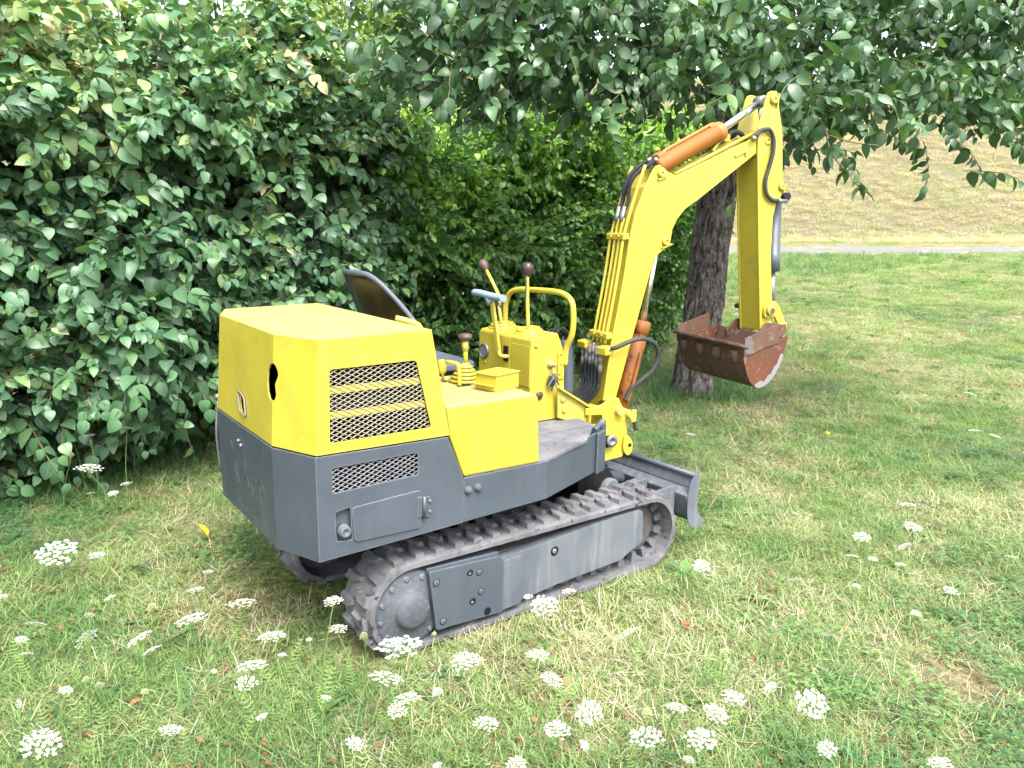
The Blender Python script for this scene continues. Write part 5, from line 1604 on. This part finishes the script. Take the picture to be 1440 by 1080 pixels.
CROWN = [(0.67, 1.79, 2.58), (0.43, 1.43, 2.64), (0.62, 1.54, 2.85), (0.71, 1.8, 3.08), (0.96, 1.92, 2.49), (0.61, 1.27, 2.51), (0.61, 1.26, 2.66), (1.04, 2.01, 3.04), (1, 2, 3.21), (0.66, 1.2, 2.26), (0.9, 1.47, 2.46), (0.86, 1.47, 2.61), (1.18, 1.9, 2.9), (1.25, 2.01, 3.12), (1.33, 1.73, 2.35), (0.93, 1.18, 2.4), (0.86, 1.09, 2.53), (1.24, 1.74, 2.88), (1.29, 1.7, 3.04), (0.88, 1.16, 2.97), (1.45, 1.69, 2.47), (0.97, 1.02, 2.49), (1.17, 1.3, 2.7), (1.42, 1.71, 2.97), (1.17, 1.34, 3.02), (1.68, 1.66, 2.54), (2.09, 2.1, 2.85), (1.81, 1.82, 2.95), (1.67, 1.61, 3.04), (1.93, 2.16, 3.4), (1.72, 1.55, 2.5), (2.16, 2.08, 2.82), (2.01, 1.77, 2.95), (2.39, 2.22, 3.28), (1.45, 1.13, 3.02), (1.71, 1.17, 2.44), (1.89, 1.41, 2.67), (2.01, 1.5, 2.87), (2.06, 1.53, 3.05), (2.36, 1.89, 3.35), (1.86, 1.03, 2.46), (1.84, 1.08, 2.62), (1.71, 0.98, 2.75), (2.89, 2.21, 3.37), (1.85, 1.15, 3.14), (2.43, 1.4, 2.57), (1.88, 0.87, 2.58), (3.05, 1.96, 3.11), (2.19, 1.16, 2.99), (3.03, 2.08, 3.53), (2.19, 0.87, 2.43), (2.37, 1.12, 2.65), (2.56, 1.21, 2.87), (1.88, 0.61, 2.79), (3.52, 2.23, 3.63), (2.74, 1.22, 2.54), (3.41, 1.73, 2.91), (2.44, 0.97, 2.83), (2.09, 0.65, 2.86), (3.35, 1.86, 3.52), (2.79, 0.9, 2.45), (3.69, 1.69, 2.89), (3.37, 1.54, 3), (3.29, 1.42, 3.16), (3.83, 1.86, 3.54), (2.61, 0.85, 3.26), (2.93, 0.87, 2.36), (3.2, 1.01, 2.58), (3.71, 1.39, 2.88), (3.68, 1.56, 3.13), (3.78, 1.65, 3.38), (2.74, 0.78, 3.18), (2.87, 0.53, 2.24), (2.36, 0.28, 2.31), (2.48, 0.26, 2.46), (2.49, 0.35, 2.65), (2.93, 0.71, 2.93), (3.47, 1.12, 3.3), (2.97, 0.81, 3.3), (3.19, 0.61, 2.38), (2.77, 0.35, 2.45), (3.98, 1.18, 2.92), (3.69, 1, 3.07), (3.49, 0.84, 3.18), (3.88, 1.17, 3.51), (3.23, 0.4, 2.48), (3.42, 0.58, 2.68), (4.48, 1.29, 3.17), (4.19, 1.15, 3.33), (2.9, 0.26, 3.08), (3.71, 0.48, 2.58), (4.25, 0.86, 2.91), (3.89, 0.75, 3.01), (4.31, 1.02, 3.31), (2.99, 0.12, 3.04), (3.05, -0.09, 2.3), (4.65, 0.82, 2.75), (4.52, 0.9, 3.18), (4, 0.53, 3.23), (4.56, 0.83, 3.57), (3.45, -0.02, 2.35), (4.64, 0.69, 3.18), (3.86, 0.31, 3.15), (3.19, -0.05, 3.11), (3.69, -0.1, 2.33), (4.66, 0.38, 2.67), (4.26, 0.25, 2.8), (5.1, 0.75, 3.21), (4.88, 0.54, 3.32), (4.17, 0.25, 3.32), (3.62, -0.25, 2.21), (3.89, -0.11, 2.43), (5.4, 0.6, 2.91), (4.22, 0.02, 2.86), (3.83, -0.06, 2.97), (4.36, 0.19, 3.26), (4.09, 0.09, 3.35), (3.72, -0.44, 2.29), (4.75, 0.07, 2.64), (5.31, 0.33, 2.97), (5.13, 0.24, 3.13), (5.19, 0.28, 3.34), (3.91, -0.16, 3.19), (4.43, -0.3, 2.5), (4.02, -0.35, 2.64), (3.95, -0.41, 2.77), (5.68, 0.38, 3.4), (4.28, -0.19, 3.23)]
P, rot, tint = [], [], []
rs = np.random.default_rng(5)
for (x, y, z) in CROWN:
    for k in range(12):
        o = rs.normal(0, .14, 3)
        P.append((x + o[0], y + o[1], z + o[2]))
        a = math.atan2(y + o[1] - 2.0, x + o[0] - 4.1) + rs.normal(0, 1.0)
        rot.append((rs.normal(0, .6), rs.normal(.12, .55), a))
        tint.append(rs.normal(.05, .18) + (.45 if (x > 3.3 and y < -.5 and rs.random() < .45) else 0))
# the rest of the crown, above and behind
m_ = 0
while m_ < 140:
    a, c = rs.uniform(0, 6.28), rs.uniform(-.25, 1)
    rr_ = 3.0 * rs.random() ** .35
    x, y, z = 4.0 + rr_ * math.cos(a) * math.sqrt(1 - max(c, 0) ** 2), 1.7 + rr_ * math.sin(a) * math.sqrt(1 - max(c, 0) ** 2), 3.5 + 2.0 * c
    dd, ll_ = dl(x, y)
    if z < 1.5 + .37 * dd or dd < 2.5 or ll_ < .2: continue
    P.append((x, y, z)); rot.append((rs.normal(0, .35), rs.normal(.2, .45), a + rs.normal(0, .6))); tint.append(rs.normal(.15, .18)); m_ += 1
P, rot = np.array(P), np.array(rot)
plant_foliage(apple, F_APPLE, P - np.array(apple.location), rot, rs.uniform(.8, 1.15, len(P)), rs.integers(0, 7, len(P)), tint, 0, name='crown') if False else None
def foliage_world(root, fol, P, rot, scl, idx, tint, n_leaf, name):
    o = plant_foliage(root, fol, P, rot, scl, idx, tint, n_leaf, name)
    o.matrix_parent_inverse = Matrix.Translation(root.location).inverted()
    return o
foliage_world(apple, F_APPLE, P, rot, rs.uniform(.8, 1.15, len(P)), rs.integers(0, 7, len(P)), tint, 285, 'crown')
# low twig that hangs clear of the crown beside the dipper arm
tw = [(2.62, .22, 2.25), (2.52, .13, 2.10), (2.50, .07, 1.98), (2.57, -.01, 1.86), (2.63, -.08, 1.76)]
rel(tube('twig', tw, .006, TWIG, apple, seg=6, taper=.003))
rel(tube('twig', [(2.52, .12, 2.09), (2.62, .02, 2.05), (2.73, -.09, 2.03)], .004, TWIG, apple, seg=6, taper=.003))
for k, (x, y, z) in enumerate([(2.50, .09, 2.02), (2.49, .07, 1.97), (2.53, .03, 1.92), (2.56, .0, 1.88), (2.60, -.04, 1.82), (2.62, -.07, 1.78), (2.635, -.085, 1.76), (2.57, .06, 2.06), (2.66, -.02, 2.04), (2.50, .12, 2.08), (2.54, .14, 2.12), (2.58, .18, 2.18), (2.61, -.05, 1.80), (2.49, .05, 1.99), (2.54, .02, 1.90)]):
    o = D.objects.new('leaf', F_APPLE.leaf_me[k % 6]); COL.objects.link(o); o.parent = apple
    o.matrix_world = Matrix.Translation((x, y, z)) @ Matrix.Rotation(-.6 + 2.4 * (k % 2) + rs.normal(0, .5), 4, 'Z') @ Matrix.Rotation(.7 + rs.normal(0, .3), 4, 'Y') @ Matrix.Rotation(rs.normal(0, .3), 4, 'X')
    o.matrix_parent_inverse = Matrix.Translation(apple.location).inverted() if False else o.matrix_parent_inverse

# lighter trees beyond the hedges
def back_tree(name, label, base, blobs, fol, per, group, stem_h):
    root = D.objects.new(name, None); COL.objects.link(root)
    tag(root, label, 'tree', group)
    P, rot, tint = [], [], []
    r = np.random.default_rng(int(abs(base[0] * 100)) + 3)
    for (x, y, z, q) in blobs:
        for k in range(int(per * q ** 2)):
            o = r.normal(0, 1, 3); o = o / np.linalg.norm(o) * q * r.random() ** .4
            P.append((x + o[0], y + o[1], z + o[2] * .9))
            rot.append((r.normal(0, .4), r.normal(.1, .5), math.atan2(o[1], o[0]) + r.normal(0, .7)))
            tint.append(r.normal(.15, .22) + .3 * o[2] / q)
    scatter('crown', P, rot, r.uniform(.9, 1.35, len(P)), r.integers(0, 5, len(P)), tint, fol.spray_me, root)
    z0 = float(gz(base[0], base[1]))
    trunk_mesh('trunk', [(base[0], base[1], z0 - .05), (base[0] + .05, base[1], z0 + stem_h * .5), (base[0], base[1] + .1, z0 + stem_h)], [.13, .10, .06], seg=20, sub=10, parent=root)
    return root
back_tree('young_tree', 'light green young tree rising behind the gap between the two hedges', (3.0, 6.2),
          [(3.2, 6.1, 2.4, 1.1), (2.3, 5.9, 2.9, 1.0), (2.6, 6.2, 3.8, 1.0), (3.9, 5.9, 2.9, 1.1), (3.4, 6.4, 4.4, .8), (4.6, 6.0, 2.5, 1.0), (1.9, 6.0, 3.9, .7)], F_ASH, 260, None, 3.4)
back_tree('field_maple', 'pale green tree behind the left end of the dogwood hedge', (-.8, 6.2),
          [(-.6, 6.0, 2.9, 1.1), (-1.7, 5.6, 3.1, 1.1), (1.2, 6.4, 2.6, .8), (-2.8, 5.2, 3.2, 1.1), (-1.6, 5.9, 4.0, .6)], F_ASH, 240, None, 3.3)

# ------------------------------------------------------------------ wild carrot flowers
PETAL = None
def flower_mat(name, a, b):
    m, nt, out = new_mat(name)
    lv = nt.nodes.new('ShaderNodeAttribute'); lv.attribute_name = 'lv'
    col = ramp(nt, lv.outputs['Fac'], [(0, a), (1, b)])
    p = N(nt, 'ShaderNodeBsdfPrincipled', Roughness=.8); p.inputs['Specular IOR Level'].default_value = .1
    nt.links.new(col, p.inputs['Base Color'])
    t = nt.nodes.new('ShaderNodeBsdfTranslucent'); nt.links.new(col, t.inputs['Color'])
    mx = nt.nodes.new('ShaderNodeMixShader'); mx.inputs[0].default_value = .25
    nt.links.new(p.outputs[0], mx.inputs[1]); nt.links.new(t.outputs[0], mx.inputs[2])
    nt.links.new(mx.outputs[0], out.inputs[0])
    return m
PETAL = flower_mat('white_petals', (.42, .44, .37), (.70, .70, .69))
CREAM = flower_mat('cream_green_buds', (.26, .33, .11), (.48, .50, .28))
STEM = flower_mat('flower_stem', (.13, .21, .06), (.22, .30, .10))

def umbel_mesh(seed, closed=False):
    """flat head one unit wide: rays carrying little clusters of florets"""
    r = random.Random(seed)
    pm = PM()
    n = 38
    for k in range(n):
        rad = .5 * math.sqrt((k + .5) / n) * r.uniform(.93, 1.07)
        a = k * 2.39996 + r.uniform(-.15, .15)
        if closed:
            c = Vector((rad * .55 * math.cos(a), rad * .55 * math.sin(a), .10 + .30 * (1 - (rad / .5) ** 2) + r.uniform(-.03, .03)))
        else:
            c = Vector((rad * math.cos(a), rad * math.sin(a), -.10 * (rad / .5) ** 2 + r.uniform(-.03, .03)))
        # ray
        q = Vector((-math.sin(a), math.cos(a), 0)) * .008
        b0 = Vector((0, 0, -.36))
        pm.add([b0 - q * .6, b0 + q * .6, c + q, c - q], [(0, 1, 2, 3)], .5, None, 1)
        cr = r.uniform(.052, .075) * (1.0 if not closed else .75)
        for j in range(13):
            rr_, t = cr * math.sqrt((j + .4) / 13), j * 2.39996 + r.random()
            p = c + Vector((rr_ * math.cos(t), rr_ * math.sin(t), .018 - .12 * rr_ ** 2 / cr + r.uniform(-.008, .008)))
            s = r.uniform(.014, .022)
            tilt = Vector((r.uniform(-.5, .5), r.uniform(-.5, .5), 1)).normalized()
            u_ = tilt.orthogonal().normalized(); v_ = tilt.cross(u_)
            t0 = r.uniform(0, 1.2)
            vs = [p - tilt * s * .5]
            for e in range(5):
                vs.append(p + (u_ * math.cos(t0 + e * 1.2566) + v_ * math.sin(t0 + e * 1.2566)) * s)
            pm.add(vs, [(0, 1, 2), (0, 2, 3), (0, 3, 4), (0, 4, 5), (0, 5, 1)], r.uniform(.2, 1))
    for k in range(8):      # bracts under the head
        a = k * .785
        d_ = Vector((math.cos(a), math.sin(a), -.25)); q = Vector((-math.sin(a), math.cos(a), 0)) * .010
        b0 = Vector((0, 0, -.36))
        pm.add([b0 - q, b0 + q, b0 + d_ * .28], [(0, 1, 2)], .4, None, 1)
    return pm.mesh('umbel', [CREAM if closed else PETAL, STEM], smooth=False)
UM = [umbel_mesh(500 + k) for k in range(5)]
UB = [umbel_mesh(600 + k, True) for k in range(3)]
def carrot_leaf_mesh(seed):
    r = random.Random(seed); pm = PM()
    for k in range(4):
        a = r.uniform(0, 6.28); L = r.uniform(.07, .14)
        d_ = Vector((math.cos(a), math.sin(a), r.uniform(.3, .9))).normalized(); s = Vector((-math.sin(a), math.cos(a), 0))
        for j in range(9):
            t = (j + 1) / 9
            p = d_ * L * t
            for sg in (1, -1):
                w = L * .30 * (1 - t * .7)
                e = p + s * sg * w + d_ * w * .5
                pm.add([p, p + d_ * .004, e], [(0, 1, 2)], r.random())
                for q in (.5, .8):
                    m_ = p + (e - p) * q
                    pm.add([m_, m_ + d_ * w * .35 + s * sg * .002, m_ + d_ * .003], [(0, 1, 2)], r.random())
        pm.add([Vector((0, 0, 0)), s * .002, d_ * L], [(0, 1, 2)], .5)
    return pm.mesh('feathery_leaf', [STEM], smooth=False)
CL = [carrot_leaf_mesh(700 + k) for k in range(3)]
UMBELS = [
    (-1.575, 0.781, 0.16, 0.1459, 'largest white umbel flower left of the excavator, level with its counterweight'),
    (-1.433, 0.736, 0.12, 0.0623, 'small white umbel just right of the largest one left of the excavator'),
    (-1.079, 0.389, 0.1, 0.0407, 'tiny white umbel below the fallen yellow leaf behind the counterweight'),
    (-1.167, 0.229, 0.12, 0.0603, 'loose white umbel lower left of the tiny one below the yellow leaf'),
    (-1.07, -0.04, 0.16, 0.1035, 'broad white umbel in the dry grass behind the rear of the track'),
    (-1.261, -0.097, 0.17, 0.1026, 'broad flat white umbel left of the one behind the rear track'),
    (-1.444, 0.375, 0.1, 0.046, 'small round white umbel alone in grass between two broad umbels at left'),
    (-1.694, 0.202, 0.14, 0.0683, 'flat white umbel near the left edge above two small tilted ones'),
    (-1.741, 0.145, 0.12, 0.0451, 'upper of two small white umbels near the left edge'),
    (-1.735, 0.035, 0.12, 0.0414, 'lower tilted one of two small white umbels near the left edge'),
    (-1.575, -0.045, 0.16, 0.0695, 'ragged white umbel under an upright half closed one at left'),
    (-1.557, -0.051, 0.24, 0.0277, 'upright half closed white umbel on a stem at left'),
    (-1.438, -0.176, 0.18, 0.0778, 'drooping white umbel leaning against a tilted one at left of centre'),
    (-1.411, -0.222, 0.15, 0.0592, 'white umbel seen edge on, leaning beside a drooping one'),
    (-1.065, -0.35, 0.17, 0.0945, 'broad white umbel in deep grass left of the rear sprocket'),
    (-1.238, -0.71, 0.3, 0.0794, 'tall round white umbel standing above another below the counterweight'),
    (-1.233, -0.634, 0.2, 0.0618, 'white umbel half hidden under the tall round one'),
    (-0.933, -0.557, 0.34, 0.0585, 'tall white umbel cup beside the rear end of the track, upper of two'),
    (-0.918, -0.555, 0.24, 0.0637, 'white umbel cup beside the rear end of the track, lower of two'),
    (-1.779, 0.554, 0.12, 0.0372, 'white umbel cut off by the left edge of the photo'),
    (-1.74, -0.53, 0.14, 0.0903, 'broad white umbel in the lower left corner'),
    (-1.446, -0.644, 0.14, 0.0605, 'white umbel at the bottom left in bright green grass'),
    (-1.214, -0.699, 0.12, 0.0306, 'small white umbel under the tall round pair'),
    (-1.661, -0.335, 0.16, 0.0371, 'small crumpled white umbel at lower left beside green seed heads'),
    (-1.577, -0.365, 0.16, 0.0229, 'narrow closed white umbel right of a crumpled one at lower left'),
    (-1.776, -0.3, 0.14, 0.0243, 'narrow white umbel close to the left edge above the corner one'),
    (-1.648, -0.466, 0.14, 0.0217, 'thin tilted white umbel at lower left below the crumpled one'),
    (-1.029, -0.722, 0.12, 0.0318, 'small white umbel between the tall pair and the track flowers'),
    (-1.035, -0.614, 0.26, 0.0195, 'tiny white bud on a thin stem left of the track rear'),
    (-1.076, -0.48, 0.16, 0.0272, 'tiny white umbel under the broad one left of the rear sprocket'),
    (-1.282, -0.467, 0.16, 0.0195, 'tiny round white bud left of the tall round umbel'),
    (-0.85, -0.849, 0.3, 0.1252, 'largest white umbel, standing right in front of the rear drive motor of the track'),
    (-0.619, -0.848, 0.18, 0.0982, 'flat white umbel below the motor guard of the near track'),
    (-0.884, -0.831, 0.2, 0.0966, 'round white umbel under the rear end of the near track'),
    (-0.874, -0.929, 0.18, 0.0774, 'white umbel touching a smaller one below the rear of the track'),
    (-0.9, -0.93, 0.15, 0.0568, 'smaller white umbel tucked under its neighbour below the track'),
    (-0.735, -0.872, 0.12, 0.0368, 'small half open white umbel right of the pair below the track'),
    (-0.384, -0.914, 0.15, 0.074, 'white umbel in the lawn below the middle of the near track'),
    (-0.439, -1.06, 0.15, 0.0697, 'white umbel straight below the one under the middle of the track'),
    (-0.054, -0.99, 0.16, 0.0826, 'tilted white umbel beside the bare earth patch below the track front'),
    (-0.73, -1.131, 0.16, 0.067, 'white umbel on a long stem at the bottom, left of the photo centre'),
    (-0.593, -1.273, 0.16, 0.0659, 'white umbel with a dark grass stem across it at the bottom centre'),
    (-0.475, -1.266, 0.16, 0.0722, 'tilted white umbel at the bottom, right of the stem crossed one'),
    (-1.052, -0.977, 0.14, 0.0498, 'small domed white umbel alone at the bottom left of centre'),
    (-0.888, -1.131, 0.1, 0.0266, 'tiny white umbel cut by the bottom edge'),
    (-0.731, -1.276, 0.12, 0.0561, 'white umbel cut by the bottom edge below the centre'),
    (-0.431, -1.447, 0.18, 0.0871, 'broad white umbel with a yellow green bud right behind it'),
    (-0.522, -1.309, 0.1, 0.0294, 'small white umbel at the bottom between two larger tilted ones'),
    (-0.227, -1.373, 0.15, 0.0577, 'white umbel to the left of a large round one at lower right'),
    (-0.265, -0.794, 0.24, 0.1028, 'round white umbel standing against the belt under the middle of the track'),
    (-0.274, -0.712, 0.24, 0.035, 'small cream umbel above the round one at the middle of the track'),
    (-0.106, -0.734, 0.22, 0.0515, 'small pale umbel right of the round one at the middle of the track'),
    (-0.056, -1.439, 0.16, 0.0672, 'white umbel above and right of the large round one at lower right'),
    (-0.175, -1.473, 0.17, 0.0764, 'large round white umbel with a thin dark stem across it at lower right'),
    (-0.302, -1.524, 0.17, 0.0801, 'spreading white umbel below the large round one at lower right'),
    (-0.341, -1.521, 0.12, 0.0304, 'small white umbel at the bottom edge under the spreading one'),
    (0.084, -1.603, 0.18, 0.0944, 'large slanted white umbel alone at lower right'),
    (0.121, -1.438, 0.13, 0.0396, 'small cupped white umbel left of the large slanted one'),
    (-0.016, -1.719, 0.14, 0.0461, 'cupped white umbel below the large slanted one'),
    (0.192, -1.919, 0.14, 0.0641, 'white umbel cut by the bottom edge at the right'),
    (2.265, 0.786, 0.12, 0.0693, 'small white umbel in shade below the hanging bucket'),
    (0.622, -0.731, 0.14, 0.0685, 'white umbel right of the dozer blade on the lawn'),
    (0.865, -1.008, 0.13, 0.0639, 'slanted white umbel in the lawn well right of the track front'),
    (1.558, -0.894, 0.12, 0.0772, 'flat white umbel at left of the loose cluster on the right lawn'),
    (1.342, -0.975, 0.11, 0.0541, 'lowest left white umbel of the loose cluster on the right lawn'),
    (1.387, -1.05, 0.11, 0.0441, 'faint white umbel in the middle of the cluster on the right lawn'),
    (1.437, -1.148, 0.11, 0.0466, 'lowest right white umbel of the cluster on the right lawn'),
    (1.633, -1.059, 0.12, 0.0688, 'slanted white umbel in the centre of the cluster on the right lawn'),
    (1.869, -0.974, 0.13, 0.0899, 'widest white umbel of the cluster on the right lawn'),
    (2.176, -0.789, 0.13, 0.0751, 'topmost white umbel of the cluster on the right lawn'),
    (5.404, 0.36, 0.12, 0.1006, 'farthest white umbel on the right lawn, level with the bucket bottom'),
    (4.172, -0.239, 0.12, 0.0885, 'left one of two white umbels side by side far out on the right'),
    (4.118, -0.398, 0.12, 0.076, 'right one of two white umbels side by side far out on the right'),
    (1.921, -1.393, 0.11, 0.0509, 'flat white umbel close to the right edge'),
    (1.319, -1.416, 0.13, 0.0655, 'white umbel on the right lawn above the bare sandy patch'),
    (1.098, -1.146, 0.1, 0.0323, 'tiny white umbel below the cluster on the right lawn'),
    (1.059, -1.412, 0.11, 0.038, 'small white umbel below an upright grass head at right'),
    (-1.129, 1.751, 0.42, 0.0572, 'small white umbel on a long slanting stem in front of the dogwood'),
    (-1.31, 1.728, 0.4, 0.0519, 'small white umbel on an upright stem in front of the dogwood'),
    (-1.334, 1.63, 0.26, 0.135, 'wide flat white umbel at the foot of the dogwood hedge'),
    (-1.169, 1.654, 0.14, 0.0604, 'white umbel at the edge of the lawn right of the wide flat one'),
    (-1.243, 1.579, 0.12, 0.0552, 'white umbel in the lawn below the foot of the hedge, right of two'),
    (-1.341, 1.626, 0.12, 0.044, 'white umbel in the lawn below the foot of the hedge, left of two'),
]
BUDS = [
    (-1.409, 1.695, 0.3, 0.062, 'round cream yellow umbel bud at the foot of the dogwood hedge'),
    (-1.396, 1.856, 0.44, 0.0487, 'high cream umbel bud on a stem in front of the dogwood hedge'),
    (-0.848, -0.604, 0.2, 0.0503, 'cream green closed umbel beside the rear tip of the near track'),
    (-0.626, -0.664, 0.18, 0.0307, 'small green bud in front of the motor guard of the track'),
    (-1.478, -0.48, 0.16, 0.0328, 'round green seed head in long grass at lower left'),
    (-1.609, -0.346, 0.17, 0.0353, 'oblong green seed head beside a crumpled umbel at lower left'),
    (-1.368, -0.043, 0.2, 0.0629, 'pale green closed umbel lying on its side left of the broad umbel'),
    (-0.433, -1.449, 0.24, 0.0451, 'yellow green bud right behind a broad white umbel at the bottom'),
    (0.089, -1.282, 0.17, 0.0549, 'pale yellow closed umbel in the lawn at right, left of two'),
    (0.151, -1.323, 0.16, 0.0413, 'pale yellow closed umbel in the lawn at right, right of two'),
]
def flower(x, y, h, w, label, heads, kind, group, k):
    r = random.Random(k * 17 + 5)
    z0 = float(gz(x, y)) + float(bumps(x, y))
    lx, ly = r.uniform(-.25, .25) * h, r.uniform(-.25, .25) * h
    root = D.objects.new('wild_carrot', None); COL.objects.link(root)
    root.location = (x + lx, y + ly, z0)
    tag(root, label, 'flower', group)
    narrow = 'edge on' in label or 'narrow' in label or 'upright half' in label or 'thin tilted' in label
    top = Vector((-lx, -ly, h))
    o = D.objects.new('flower_head', heads[k % len(heads)]); COL.objects.link(o); o.parent = root
    tilt = r.uniform(.05, .35) if not narrow else 1.2
    if 'tilted' in label or 'slanted' in label or 'drooping' in label: tilt = r.uniform(.4, .65)
    o.matrix_local = Matrix.Translation(top) @ Matrix.Rotation(r.uniform(0, 6.28), 4, 'Z') @ Matrix.Rotation(tilt, 4, 'X') @ Matrix.Rotation(r.uniform(0, 6.28), 4, 'Z') @ Matrix.Scale(w * r.uniform(.95, 1.08), 4)
    hb_ = top + Vector((0, 0, -.34 * w))
    bm = bmesh.new()
    add_tube(bm, [(0, 0, -.01), (-lx * .3 + r.uniform(-.01, .01), -ly * .3, h * .5), hb_], .0026, 5, 4, .0018)
    st = finish('stem', bm, STEM, root, merge=False)
    o = D.objects.new('feathery_leaf', CL[k % 3]); COL.objects.link(o); o.parent = root
    o.matrix_local = Matrix.Rotation(r.uniform(0, 6), 4, 'Z')
for k, q in enumerate(UMBELS):
    flower(*q, UM, 'umbel', 'white wild carrot flowers in the lawn', k)
for k, q in enumerate(BUDS):
    flower(*q, UB, 'bud', 'closed wild carrot heads in the lawn', 200 + k)

# fallen leaves lying on the grass
YL = flower_mat('yellow_leaf', (.70, .40, .03), (.80, .52, .04))
BL = flower_mat('brown_leaf', (.20, .09, .04), (.30, .15, .07))
def fallen(x, y, mat, label, rot_, tilt, size):
    vs, fs, uv = leaf_geo(size, size * .24, .5, .4, .8)
    pm = PM(); pm.add(vs, fs, .6, uv)
    o = link('fallen_leaf', pm.mesh('fallen_leaf', [mat]))
    o.location = (x, y, float(gz(x, y)) + .05)
    o.rotation_euler = (0, tilt, rot_)
    tag(o, label, 'leaf', 'fallen leaves on the lawn')
fallen(-.95, .90, YL, 'bright yellow fallen leaf standing upright in the grass behind the counterweight', 2.4, -1.2, .075)
fallen(3.35, .42, YL, 'yellow fallen leaf on the lawn to the right of the bucket', .6, -.3, .07)
fallen(4.2, -.9, YL, 'yellow fallen leaf far out on the right lawn', 2.0, -.2, .07)
fallen(.30, -.95, BL, 'brown fallen leaf on the grass right of the track front', 1.0, -.3, .06)
fallen(-1.5, -.32, BL, 'reddish brown fallen leaf in the grass at lower left', .2, -.2, .05)
